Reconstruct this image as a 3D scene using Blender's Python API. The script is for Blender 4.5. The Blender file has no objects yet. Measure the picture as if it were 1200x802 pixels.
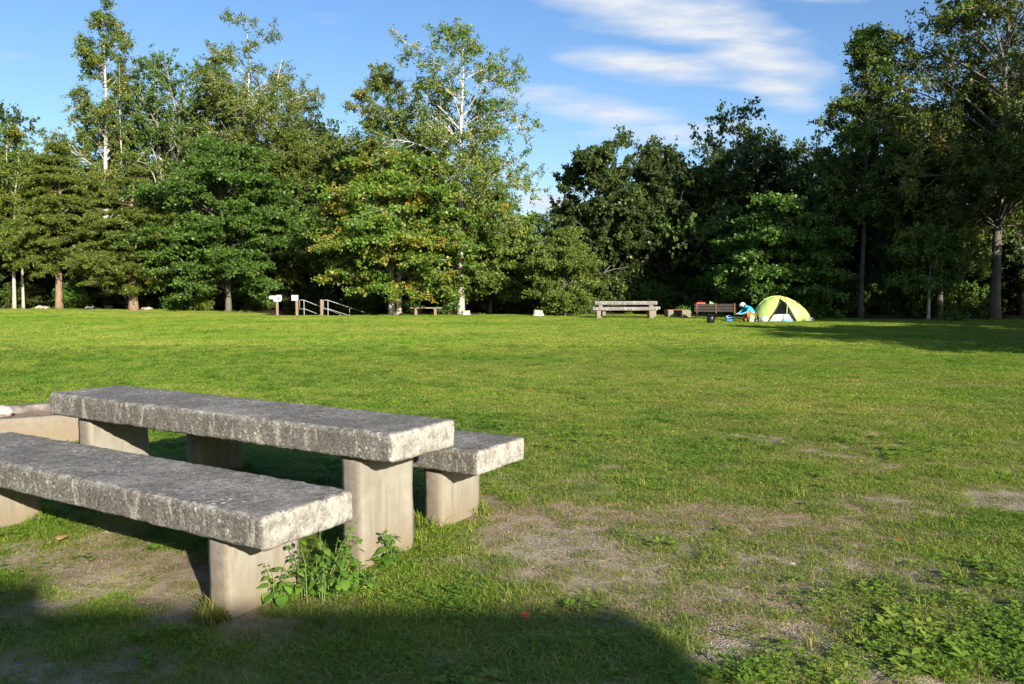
import bpy, bmesh, math, random
import numpy as np
from mathutils import Vector, Matrix, noise as mnoise

R = math.radians
sc = bpy.context.scene
COL = sc.collection
rng = np.random.default_rng(11)
random.seed(5)

# ------------------------------------------------------------------ camera
F, PITCH, CH = 943.5, 0.0656, 1.4128          # focal length in 1200-px-wide pixels, tilt, eye height
cam_d = bpy.data.cameras.new('camera'); cam = bpy.data.objects.new('camera', cam_d); COL.objects.link(cam)
cam_d.sensor_width = 36; cam_d.lens = F / 1200 * 36; cam_d.clip_end = 5000; cam_d.clip_start = .05
cam.location = (0, 0, CH); cam.rotation_euler = (math.pi / 2 - PITCH, 0, 0)
sc.camera = cam

def at(px, Y, py=None):
    """x (and z) of the photograph's column px / row py at depth Y"""
    x = (px - 600) / F * Y
    if py is None: return x
    u = -(py - 401) / F
    c, s = math.cos(PITCH), math.sin(PITCH)
    k = Y / (c + u * s)
    return (px - 600) / F * k, CH + (u * c - s) * k

# ------------------------------------------------------------------ small numpy noise
def vnoise(x, y, seed=0):
    xi, yi = np.floor(x).astype(np.int64), np.floor(y).astype(np.int64)
    xf, yf = x - xi, y - yi
    def h(a, b):
        n = (a * 374761393 + b * 668265263 + seed * 982451653) & 0xffffffff
        n = ((n ^ (n >> 13)) * 1274126177) & 0xffffffff
        return ((n ^ (n >> 16)) & 0xffff) / 65535.
    u, v = xf * xf * (3 - 2 * xf), yf * yf * (3 - 2 * yf)
    return (h(xi, yi) * (1 - u) + h(xi + 1, yi) * u) * (1 - v) + (h(xi, yi + 1) * (1 - u) + h(xi + 1, yi + 1) * u) * v
def fbm(x, y, seed=0, o=4):
    r, a, t = 0, .5, 0
    for i in range(o):
        r = r + a * vnoise(x * 2 ** i + 17.3 * i, y * 2 ** i - 9.1 * i, seed + i); t += a; a *= .55
    return r / t
def sstep(a, b, x):
    t = np.clip((x - a) / (b - a), 0, 1); return t * t * (3 - 2 * t)

# ------------------------------------------------------------------ terrain height
def gz(x, y):
    x = np.asarray(x, float); y = np.asarray(y, float)
    z = .20 * sstep(38, 49, y) * sstep(-13, -25, x)
    z = z + .02 * (fbm(x * .35, y * .35, 3, 3) - .5) * sstep(1, 4, np.abs(y - 4.5) + np.abs(x + 1))
    z = z + .09 * sstep(6, 2, np.hypot(x - 5.2, (y - 37.2) * 1.6))
    # the flight of steps that goes down behind the lawn's edge
    z = z - 1.6 * sstep(43.2, 46.5, y) * sstep(-14.4, -12.9, x) * sstep(-7.6, -9.2, x)
    return z
def gzf(x, y): return float(gz(x, y))

# ------------------------------------------------------------------ bare ground: where the turf is worn (world coordinates)
def ell(x, y, cx, cy, rx, ry, ang=0):
    c, s = math.cos(ang), math.sin(ang)
    dx, dy = x - cx, y - cy
    return np.sqrt(((dx * c + dy * s) / rx) ** 2 + ((-dx * s + dy * c) / ry) ** 2)
BARE = [(-1.75, 3.85, 1.0, .42, -.55, .85), (-2.1, 3.45, .6, .3, 0, .5), (.1, 3.95, .4, .25, 0, .6), (.25, 4.35, .42, .75, -.15, 1.05), (.75, 3.55, .4, .25, 0, .6), (1.15, 3.2, .45, .2, .1, .7),
        (1.25, 4.9, 1.4, .45, -.2, .72), (1.0, 3.9, 1.0, .7, 0, .55), (1.9, 3.7, .7, .5, 0, .6), (.35, 4.9, .5, .6, 0, .65), (2.3, 5.2, .9, .4, 0, .5), (1.1, 4.2, 1.9, 1.4, 0, .28), (1.75, 4.4, .6, .35, -.3, .5), (.45, 5.5, .5, .22, 0, .45), (3.75, 5.2, .65, .35, -.2, 1.1), (3.3, 5.65, .45, .15, 0, .55),
        (4.6, 8.4, .9, .35, -.2, .62), (5.2, 9.6, 1.2, .4, 0, .6), (3.6, 11.5, 1.1, .4, 0, .5), (2.7, 10.0, .9, .28, 0, .42), (4.7, 7.1, .8, .22, 0, .5),
        (2.3, 13.5, 1.4, .5, 0, .42), (6.5, 12, 1.5, .5, 0, .6), (5.5, 15, 1.8, .6, 0, .5), (1.9, 17.5, 1.8, .6, 0, .4), (0, 21, 2.2, .7, 0, .35), (-2, 26, 3, .6, 0, .35),
        (-1.9, 2.75, 1.0, .5, 0, .55), (-.9, 2.8, .7, .35, 0, .35), (1.5, 2.6, .6, .25, 0, .8), (5.2, 36.6, 1.2, .5, 0, .95), (-.95, 3.3, .35, .25, 0, .5), (-.25, 5.2, .3, .35, 0, .7),
        (1.4, 43.6, 1.2, .5, 0, .7), (-4.2, 43.6, 3.2, .7, 0, .9), (-22, 46.5, 9, 1.3, 0, .55), (-10.5, 42.7, 4, .7, 0, .55), (10.8, 33.5, 1.2, .5, 0, .9)]
def bare(x, y):
    n = fbm(x * 2.2, y * 2.2, 40, 5); n2 = fbm(x * .8, y * .8, 60, 3); n3 = fbm(x * 8, y * 8, 80, 3)
    b = np.zeros_like(x)
    for cx, cy, rx, ry, a, w in BARE:
        d = ell(x, y, cx, cy, rx, ry, a)
        b = np.maximum(b, w * sstep(1.45, .35, d + (n - .5) * 1.5 + (n3 - .5) * 1.3))
    worn = sstep(.52, .70, n2 * .6 + n * .4) * sstep(-1.5, 1.2, x) * sstep(22, 7, y)          # thin, stony turf to the right
    b = np.maximum(b, .6 * worn)
    b = np.maximum(b, .45 * sstep(.48, .66, n) * sstep(30, 10, y) * sstep(-3, 0, x))
    b = b + .5 * (n3 - .5) * sstep(.1, .4, b)
    return np.clip(b, 0, 1)
def red_soil(x, y):
    n = fbm(x * 3, y * 3, 90, 4) - .5
    return np.maximum(sstep(1.4, .4, ell(x, y, 1.25, 4.95, 1.5, .6, -.2) + n * 1.6), .8 * sstep(1.4, .4, ell(x, y, .9, 3.45, .5, .25, 0) + n * 1.6))
def gravel(x, y):
    n = fbm(x * 3, y * 3, 95, 4) - .5; g = 0
    for cx, cy, rx, ry in ((3.75, 5.2, .7, .35), (4.6, 8.4, 1.2, .4), (5.4, 9.6, 1.4, .5), (3.6, 11.5, 1.3, .4), (1.2, 3.15, .7, .3), (.35, 4.5, .35, .5)): g = np.maximum(g, sstep(1.4, .4, ell(x, y, cx, cy, rx, ry) + n * 1.4))
    return g
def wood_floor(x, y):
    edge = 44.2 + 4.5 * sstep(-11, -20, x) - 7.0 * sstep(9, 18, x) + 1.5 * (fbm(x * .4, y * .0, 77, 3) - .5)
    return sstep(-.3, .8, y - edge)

# ------------------------------------------------------------------ node helpers
class NT:
    def __init__(s, name):
        s.m = bpy.data.materials.new(name); s.m.use_nodes = True
        s.t = s.m.node_tree; s.t.nodes.clear()
        s.out = s.t.nodes.new('ShaderNodeOutputMaterial')
    def n(s, typ, **kw):
        nd = s.t.nodes.new(typ)
        for k, v in kw.items():
            if k.startswith('_'): setattr(nd, k[1:], v)
            else:
                nd.inputs[k.replace('__', ' ')].default_value = v
        return nd
    def l(s, a, b): s.t.links.new(a, b)
    def noise(s, vec, scale, detail=4, rough=.55, dist=0):
        nd = s.n('ShaderNodeTexNoise', Scale=scale, Detail=detail, Roughness=rough, Distortion=dist)
        if vec is not None: s.l(vec, nd.inputs['Vector'])
        return nd.outputs['Fac']
    def ramp(s, fac, stops):
        nd = s.t.nodes.new('ShaderNodeValToRGB'); cr = nd.color_ramp
        while len(cr.elements) < len(stops): cr.elements.new(.5)
        for e, (p, c) in zip(cr.elements, stops):
            e.position = p; e.color = (c, c, c, 1) if isinstance(c, (int, float)) else (*c, 1)
        s.l(fac, nd.inputs['Fac']); return nd.outputs['Color']
    def mix(s, fac, a, b, mode='MIX'):
        nd = s.t.nodes.new('ShaderNodeMix'); nd.data_type = 'RGBA'; nd.blend_type = mode
        for sock, v in ((nd.inputs[0], fac), (nd.inputs[6], a), (nd.inputs[7], b)):
            if isinstance(v, (int, float)): sock.default_value = v
            elif isinstance(v, tuple): sock.default_value = (*v, 1)
            else: s.l(v, sock)
        return nd.outputs[2]
    def math(s, op, a, b=0., c=0., clamp=False):
        nd = s.t.nodes.new('ShaderNodeMath'); nd.operation = op; nd.use_clamp = clamp
        for i, v in enumerate((a, b, c)):
            if isinstance(v, (int, float)): nd.inputs[i].default_value = v
            else: s.l(v, nd.inputs[i])
        return nd.outputs[0]
    def mapping(s, vec, scale=(1, 1, 1), loc=(0, 0, 0)):
        nd = s.n('ShaderNodeMapping'); nd.inputs['Scale'].default_value = scale; nd.inputs['Location'].default_value = loc
        s.l(vec, nd.inputs['Vector']); return nd.outputs['Vector']
    def obj(s):
        """object coordinates, shifted by a per-object random so that copies differ"""
        tc = s.n('ShaderNodeTexCoord'); oi = s.n('ShaderNodeObjectInfo')
        add = s.t.nodes.new('ShaderNodeVectorMath'); add.operation = 'MULTIPLY_ADD'
        s.l(oi.outputs['Random'], add.inputs[0]); add.inputs[1].default_value = (31, 17, 23); s.l(tc.outputs['Object'], add.inputs[2])
        return add.outputs[0]
    def bump(s, h, strength=.4, dist=.01):
        nd = s.n('ShaderNodeBump', Strength=strength, Distance=dist); s.l(h, nd.inputs['Height']); return nd.outputs['Normal']
    def bsdf(s, col, rough=.8, normal=None, spec=.3, metal=0.):
        b = s.n('ShaderNodeBsdfPrincipled', Metallic=metal)
        b.inputs['Specular IOR Level'].default_value = spec
        if isinstance(col, tuple): b.inputs['Base Color'].default_value = (*col, 1)
        else: s.l(col, b.inputs['Base Color'])
        if isinstance(rough, (int, float)): b.inputs['Roughness'].default_value = rough
        else: s.l(rough, b.inputs['Roughness'])
        if normal is not None: s.l(normal, b.inputs['Normal'])
        s.l(b.outputs[0], s.out.inputs[0]); return b

M = {}
def simple(name, c, var=.25, scale=8., rough=.7, bump=.15, spec=.3, metal=0.):
    t = NT(name); v = t.obj(); f = t.noise(v, scale, 5)
    lo = tuple(x * (1 - var) for x in c); hi = tuple(min(1, x * (1 + var)) for x in c)
    t.bsdf(t.ramp(f, [(.3, lo), (.7, hi)]), rough, t.bump(t.noise(v, scale * 6, 4), bump, .01), spec, metal)
    M[name] = t.m; return t.m

def leaf_mat(name, cols, tint=None, trans=.35, rough=.42, var=.6):
    """cols: dark/mid/light base colours picked leaf by leaf; tint=(colour, amount): some twigs turned yellow or red"""
    t = NT(name); geo = t.n('ShaderNodeNewGeometry'); tc = t.n('ShaderNodeTexCoord'); oi = t.n('ShaderNodeObjectInfo')
    isl = geo.outputs['Random Per Island']
    cl = t.noise(geo.outputs['Position'], 1.1, 3)
    f = t.math('ADD', t.math('MULTIPLY', isl, var), t.math('MULTIPLY_ADD', cl, .9, -.2))
    c = t.ramp(f, [(.15, cols[0]), (.5, cols[1]), (.9, cols[2])])
    if tint:
        tn = t.noise(tc.outputs['Object'], tint[2] if len(tint) > 2 else .8, 3)
        g = t.math('ADD', t.math('MULTIPLY', isl, .25), tn)
        c = t.mix(t.ramp(g, [(.66 - tint[1] * .2, 0.), (.84 - tint[1] * .2, 1.)]), c, tint[0])
    hs = t.n('ShaderNodeHueSaturation'); t.l(c, hs.inputs['Color'])
    t.l(t.math('MULTIPLY_ADD', oi.outputs['Random'], .014, .488), hs.inputs['Hue'])
    t.l(t.math('MULTIPLY_ADD', oi.outputs['Random'], .3, .85), hs.inputs['Value'])
    c = hs.outputs['Color']
    b = t.bsdf(c, rough, None, .3)
    tr = t.n('ShaderNodeBsdfTranslucent'); t.l(t.mix(.5, c, t.mix(1., c, (.9, 1.3, .35), 'MULTIPLY')), tr.inputs['Color'])
    ms = t.n('ShaderNodeMixShader', Fac=trans); t.l(b.outputs[0], ms.inputs[1]); t.l(tr.outputs[0], ms.inputs[2]); t.l(ms.outputs[0], t.out.inputs[0])
    M[name] = t.m; return t.m

leaf_mat('birch_leaf', [(.045, .095, .016), (.085, .152, .026), (.155, .205, .042)], ((.25, .22, .03), .02))
leaf_mat('maple_leaf', [(0.035, 0.089, 0.016), (0.068, 0.155, 0.024), (0.121, 0.223, 0.035)])
leaf_mat('autumn_leaf', [(0.050, 0.112, 0.016), (0.094, 0.181, 0.024), (0.163, 0.250, 0.033)], ((.27, .19, .026), .08, .55))
leaf_mat('oak_leaf', [(0.026, 0.050, 0.014), (0.048, 0.084, 0.022), (0.096, 0.132, 0.030)])
leaf_mat('broad_leaf', [(0.039, 0.078, 0.017), (0.072, 0.130, 0.026), (0.130, 0.189, 0.039)])
leaf_mat('pale_leaf', [(0.057, 0.103, 0.018), (0.103, 0.161, 0.028), (0.172, 0.218, 0.039)])
leaf_mat('needle', [(.045, .08, .012), (.085, .125, .018), (.14, .18, .028)], None, .2)
leaf_mat('weed_leaf', [(.07, .18, .024), (.11, .25, .034), (.17, .32, .05)], None, .4)

def bark(name, lo, hi, scale=3., marks=False):
    t = NT(name); v = t.obj()
    st = t.mapping(v, (1, 1, .18)); f = t.noise(st, scale * 5, 5, .65)
    c = t.ramp(f, [(.3, lo), (.7, hi)])
    h = f
    if marks:
        mk = t.noise(t.mapping(v, (1.2, 1.2, 5)), 2.2, 4, .6)
        c = t.mix(t.ramp(mk, [(.56, 0.), (.64, .85)]), c, (.06, .05, .045))
    t.bsdf(c, .85, t.bump(h, .6, .02), .2)
    M[name] = t.m
bark('birch_bark', (.36, .33, .285), (.60, .56, .49), 2., True)
bark('pale_bark', (.30, .275, .215), (.47, .43, .345), 2.)
bark('brown_bark', (.09, .065, .045), (.20, .145, .10))
bark('red_bark', (.14, .095, .065), (.29, .205, .145))
bark('grey_bark', (.07, .065, .055), (.17, .155, .13))

def concrete(name, kind):
    t = NT(name); v = t.obj(); geo = t.n('ShaderNodeNewGeometry')
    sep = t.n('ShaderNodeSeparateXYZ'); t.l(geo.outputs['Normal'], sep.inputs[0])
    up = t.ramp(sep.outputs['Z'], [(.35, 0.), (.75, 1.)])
    big = t.noise(v, 3.2, 5, .6); mid = t.noise(v, 21, 6, .7); fine = t.noise(v, 90, 4, .7)
    if kind == 'slab':
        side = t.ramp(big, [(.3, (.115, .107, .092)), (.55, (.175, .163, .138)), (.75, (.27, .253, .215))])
        st = t.noise(t.mapping(v, (6, 6, 1.6)), 3.2, 6, .7, .8)          # rain streaks down the sides
        side = t.mix(t.ramp(st, [(.46, 0.), (.62, .75)]), side, (.11, .10, .085))
        st2 = t.noise(t.mapping(v, (4, 4, 1.1), (3, 1, 9)), 2.6, 6, .7, .8)
        side = t.mix(t.ramp(st2, [(.52, 0.), (.64, .8)]), side, (.48, .45, .375))
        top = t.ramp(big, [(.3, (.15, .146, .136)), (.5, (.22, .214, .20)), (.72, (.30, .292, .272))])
        top = t.mix(t.ramp(mid, [(.42, 0.), (.58, .8)]), top, (.12, .113, .10))
        pale = t.noise(t.mapping(v, (1, 1, 1), (4, 4, 4)), 1.7, 5, .65)
        top = t.mix(t.ramp(pale, [(.5, 0.), (.68, .6)]), top, (.46, .44, .39))
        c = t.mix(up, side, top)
        wear = t.math('MULTIPLY', t.ramp(geo.outputs['Pointiness'], [(.51, 0.), (.56, 1.)]), t.ramp(mid, [(.4, .6), (.56, .0)]))
        c = t.mix(wear, c, (.55, .53, .47))
        c = t.mix(t.ramp(fine, [(.5, 0.), (.6, .8)]), c, (.07, .066, .058))
        fw = t.noise(t.mapping(v, (1, 1, 1), (7, 3, 5)), 62, 5, .75)
        c = t.mix(t.ramp(fw, [(.56, 0.), (.66, .75)]), c, (.56, .54, .48))
        lich = t.n('ShaderNodeTexVoronoi', Scale=26.); t.l(v, lich.inputs['Vector'])
        lm = t.math('MULTIPLY', t.ramp(lich.outputs['Distance'], [(.12, 1.), (.3, 0.)]), t.ramp(big, [(.5, 0.), (.62, .9)]))
        c = t.mix(lm, c, (.55, .55, .50))
        # slab ends painted paler: their sunlit brightness is put into the colour
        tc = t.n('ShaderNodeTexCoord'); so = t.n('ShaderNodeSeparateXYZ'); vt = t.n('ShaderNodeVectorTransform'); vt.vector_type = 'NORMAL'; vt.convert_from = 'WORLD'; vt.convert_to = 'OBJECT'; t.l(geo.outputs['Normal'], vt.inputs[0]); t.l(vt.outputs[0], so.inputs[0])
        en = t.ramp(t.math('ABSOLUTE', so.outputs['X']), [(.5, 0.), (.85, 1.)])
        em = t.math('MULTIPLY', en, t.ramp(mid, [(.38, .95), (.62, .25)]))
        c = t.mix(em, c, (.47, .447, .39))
        pit = t.noise(t.mapping(v, (1, 1, 1), (2, 8, 4)), 38, 6, .8)
        c = t.mix(t.ramp(pit, [(.34, .85), (.44, 0.)]), c, (.045, .042, .037))
        h = t.math('ADD', t.math('MULTIPLY', mid, .8), t.math('ADD', t.math('MULTIPLY', fine, .8), t.math('MULTIPLY', pit, 1.2)))
        nm = t.bump(h, .8, .011)
    else:
        c = t.ramp(big, [(.3, (.205, .195, .16)), (.6, (.29, .272, .226)), (.8, (.36, .34, .285))])
        st = t.noise(t.mapping(v, (8, 8, .8)), 3, 5, .6)
        c = t.mix(t.ramp(st, [(.47, 0.), (.64, .75)]), c, (.19, .165, .12))
        tc = t.n('ShaderNodeTexCoord'); so = t.n('ShaderNodeSeparateXYZ'); vt = t.n('ShaderNodeVectorTransform'); vt.vector_type = 'NORMAL'; vt.convert_from = 'WORLD'; vt.convert_to = 'OBJECT'; t.l(geo.outputs['Normal'], vt.inputs[0]); t.l(vt.outputs[0], so.inputs[0])
        fr = t.math('MULTIPLY', t.ramp(t.math('ABSOLUTE', so.outputs['Y']), [(.6, 0.), (.8, .95)]), t.ramp(mid, [(.3, 1.), (.7, .7)]))
        c = t.mix(fr, c, t.ramp(mid, [(.3, (.15, .13, .105)), (.7, (.24, .21, .17))]))
        sp = t.n('ShaderNodeSeparateXYZ'); t.l(tc.outputs['Object'], sp.inputs[0])
        low = t.math('ADD', sp.outputs['Z'], t.math('MULTIPLY_ADD', mid, .14, -.07))
        c = t.mix(t.ramp(low, [(.03, .85), (.22, 0.)]), c, (.20, .16, .105))   # soil splashed up from the ground
        c = t.mix(t.ramp(fine, [(.58, 0.), (.68, .6)]), c, (.17, .145, .105)); bl = t.noise(t.mapping(v, (1, 1, 1), (5, 2, 7)), 7, 6, .7); c = t.mix(t.ramp(bl, [(.54, 0.), (.66, .5)]), c, (.22, .20, .155))
        nm = t.bump(t.math('ADD', mid, t.math('MULTIPLY', fine, .4)), .35, .008)
    t.bsdf(c, .92, nm, .15); M[name] = t.m
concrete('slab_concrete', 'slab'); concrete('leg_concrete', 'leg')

def timber(name, lo, hi):
    t = NT(name); v = t.obj(); g = t.noise(t.mapping(v, (.7, 9, 9)), 4, 5, .6)
    t.bsdf(t.ramp(g, [(.3, lo), (.7, hi)]), .75, t.bump(g, .4, .01), .25); M[name] = t.m
timber('grey_timber', (.14, .125, .105), (.30, .275, .24)); timber('dark_timber', (.012, .010, .009), (.045, .036, .03))
timber('brown_timber', (.16, .105, .07), (.30, .21, .15))
simple('rail_paint', (.30, .31, .32), .1, 5, .5); simple('rust', (.22, .10, .055), .4, 12, .85); simple('white_paint', (.62, .64, .66), .06, 5, .5); simple('blue_mark', (.06, .16, .33), .1, 5, .5)
simple('sign_grey', (.34, .39, .43), .08, 6, .45); simple('steel', (.62, .63, .63), .12, 10, .35, .05, .5, .6)
simple('stone', (.42, .38, .32), .3, 6, .9, .6); simple('cut_wood', (.62, .52, .38), .2, 9, .85, .4)
simple('tent_green', (.43, .58, .16), .08, 3, .55, .1); simple('tent_grey', (.42, .44, .45), .08, 4, .6); simple('tent_dark', (.02, .022, .022), .2, 5, .6)
simple('tent_pale', (.62, .68, .26), .08, 3, .55); simple('turquoise_cloth', (.04, .38, .52), .12, 6, .8); simple('orange_cloth', (.70, .13, .03), .12, 6, .8)
simple('red_plastic', (.5, .065, .03), .1, 5, .4); simple('skin', (.50, .30, .21), .06, 8, .55); simple('white_cloth', (.80, .80, .78), .06, 6, .8)
simple('black_plastic', (.012, .012, .013), .2, 6, .35); simple('blue_plastic', (.03, .16, .42), .1, 5, .35); simple('green_plastic', (.12, .42, .08), .1, 5, .4)
simple('pale_green_cloth', (.45, .70, .33), .1, 5, .7); simple('light_blue_cloth', (.14, .40, .62), .1, 5, .8); simple('shoe', (.03, .028, .026), .2, 8, .6)
simple('hair', (.02, .016, .012), .2, 20, .5); simple('plaster', (.42, .38, .32), .1, 2, .9, .1); simple('roofing', (.12, .11, .11), .15, 4, .8); simple('glass_dark', (.03, .04, .05), .1, 3, .1, 0, .5)
simple('sooty_iron', (.10, .075, .06), .4, 12, .85); simple('sooty_concrete', (.17, .15, .13), .6, 9, .95, .5); simple('ash', (.20, .185, .17), .35, 12, .95, .5); simple('red_leaf', (.40, .04, .02), .2, 30, .6); simple('dry_leaf', (.42, .27, .10), .3, 30, .7); simple('stem_green', (.12, .17, .05), .2, 12, .6)

# ------------------------------------------------------------------ mesh helpers
def mesh_np(name, verts, faces, mat, parent=None, mats=None, smooth=False, loc=None):
    me = bpy.data.meshes.new(name)
    verts = np.asarray(verts, np.float32); faces = np.asarray(faces, np.int32)
    nv, nf, k = len(verts), len(faces), faces.shape[1]
    me.vertices.add(nv); me.vertices.foreach_set('co', verts.ravel())
    me.loops.add(nf * k); me.loops.foreach_set('vertex_index', faces.ravel())
    me.polygons.add(nf); me.polygons.foreach_set('loop_start', np.arange(0, nf * k, k, dtype=np.int32))
    me.update(calc_edges=True)
    if smooth: me.polygons.foreach_set('use_smooth', np.ones(nf, bool))
    if mat: me.materials.append(M[mat])
    o = bpy.data.objects.new(name, me); COL.objects.link(o)
    if parent: o.parent = parent
    if loc is not None: o.location = loc
    return o
class MB:
    """collects shapes, links them as ONE mesh object"""
    def __init__(s): s.v = []; s.f = []; s.n = 0
    def add(s, v, f):
        v = np.asarray(v, float); s.v.append(v); s.f += [tuple(i + s.n for i in q) for q in f]; s.n += len(v); return s
    def box(s, c, d, rot=0, tilt=None, r=.006):
        bm = bmesh.new(); bmesh.ops.create_cube(bm, size=1)
        for q in bm.verts: q.co = Vector((q.co.x * d[0], q.co.y * d[1], q.co.z * d[2]))
        if r: bmesh.ops.bevel(bm, geom=bm.edges[:], offset=min(r, min(d) * .3), segments=2, affect='EDGES', profile=.6)
        m = Matrix.Translation(c) @ Matrix.Rotation(rot, 4, 'Z')
        if tilt: m = m @ Matrix.Rotation(tilt[0], 4, tilt[1])
        bm.transform(m); bm.verts.ensure_lookup_table()
        s.add([q.co[:] for q in bm.verts], [tuple(q.index for q in f.verts) for f in bm.faces]); bm.free(); return s
    def tube(s, pts, rad, k=8, cap=True):
        pts = [Vector(p) for p in pts]; n = len(pts)
        rad = [rad] * n if isinstance(rad, (int, float)) else rad
        V = []; Fc = []; ref = None
        for i, p in enumerate(pts):
            t = (pts[min(i + 1, n - 1)] - pts[max(i - 1, 0)]).normalized()
            if ref is None: ref = t.orthogonal().normalized()
            a = (ref - t * ref.dot(t)); a = a.normalized() if a.length > 1e-5 else t.orthogonal().normalized(); ref = a; b = t.cross(a)
            for j in range(k):
                th = 2 * math.pi * j / k; V.append(p + (a * math.cos(th) + b * math.sin(th)) * rad[i])
        for i in range(n - 1):
            for j in range(k): Fc.append((i * k + j, i * k + (j + 1) % k, (i + 1) * k + (j + 1) % k, (i + 1) * k + j))
        if cap: Fc.append(tuple(range(k))[::-1]); Fc.append(tuple((n - 1) * k + j for j in range(k)))
        return s.add([q[:] for q in V], Fc)
    def lathe(s, prof, c=(0, 0, 0), k=20):
        V = []; Fc = []
        for r_, z in prof:
            for j in range(k): th = 2 * math.pi * j / k; V.append((c[0] + r_ * math.cos(th), c[1] + r_ * math.sin(th), c[2] + z))
        for i in range(len(prof) - 1):
            for j in range(k): Fc.append((i * k + j, i * k + (j + 1) % k, (i + 1) * k + (j + 1) % k, (i + 1) * k + j))
        Fc.append(tuple(range(k))[::-1]); Fc.append(tuple((len(prof) - 1) * k + j for j in range(k)))
        return s.add(V, Fc)
    def blob(s, c, d, seed=0, amp=.15, sub=3, fr=1.5):
        bm = bmesh.new(); bmesh.ops.create_icosphere(bm, subdivisions=sub, radius=1)
        for q in bm.verts:
            w = 1 + amp * mnoise.noise(q.co * fr + Vector((seed * 3.7, seed * 1.3, 0)))
            q.co = Vector((q.co.x * d[0] * w + c[0], q.co.y * d[1] * w + c[1], q.co.z * d[2] * w + c[2]))
        bm.verts.ensure_lookup_table()
        s.add([q.co[:] for q in bm.verts], [tuple(q.index for q in f.verts) for f in bm.faces]); bm.free(); return s
    def build(s, name, mat, parent=None, smooth=False):
        me = bpy.data.meshes.new(name); me.from_pydata(np.concatenate(s.v).tolist(), [], s.f); me.update()
        if smooth: me.polygons.foreach_set('use_smooth', [True] * len(me.polygons))
        me.materials.append(M[mat]); o = bpy.data.objects.new(name, me); COL.objects.link(o)
        if parent: o.parent = parent
        return o
def tag(o, label, cat, group=None, kind=None):
    if label: o['label'] = label
    if cat: o['category'] = cat
    if group: o['group'] = group
    if kind: o['kind'] = kind
    return o
def thing(name, loc, label, cat, group=None, rz=0):
    o = bpy.data.objects.new(name, None); COL.objects.link(o); o.location = loc; o.rotation_euler = (0, 0, rz); o.empty_display_size = .2
    return tag(o, label, cat, group)
def copy_thing(root, loc, rz=0, scale=None, label=None, group=None):
    r = root.copy(); COL.objects.link(r); r.location = loc; r.rotation_euler = (0, 0, rz)
    if scale: r.scale = scale if isinstance(scale, tuple) else (scale,) * 3
    if label: r['label'] = label
    if group: r['group'] = group
    for ch in list(root.children):
        c = ch.copy(); COL.objects.link(c); c.parent = r
        for g in list(ch.children):
            d = g.copy(); COL.objects.link(d); d.parent = c
    return r

# ------------------------------------------------------------------ ground: one sheet to the horizon
def axis(lo, hi, c, d0, g):
    out = [c]
    d = d0
    while out[-1] < hi: out.append(out[-1] + d); d *= g if out[-1] - c > 4 else 1.0
    neg = [c]; d = d0
    while neg[-1] > lo: neg.append(neg[-1] - d); d *= g if c - neg[-1] > 4 else 1.0
    return np.array(neg[:0:-1] + out)
gx = axis(-900, 900, .6, .05, 1.035); gy = axis(-400, 1500, 5, .05, 1.022)
GX, GY = np.meshgrid(gx, gy)
bx_, by_ = GX.ravel(), GY.ravel()
near_m = (np.abs(bx_) < 60) & (by_ > -5) & (by_ < 70)
bareV = np.zeros_like(bx_); bareV[near_m] = bare(bx_[near_m], by_[near_m])
zz = gz(bx_, by_) - .012 * bareV + .012 * (fbm(bx_ * 6, by_ * 6, 9, 3) - .5) * (by_ < 20) * (by_ > -2)
nx, ny = len(gx), len(gy)
idx = np.arange(nx * ny).reshape(ny, nx)
gf = np.stack([idx[:-1, :-1], idx[:-1, 1:], idx[1:, 1:], idx[1:, :-1]], -1).reshape(-1, 4)
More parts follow.
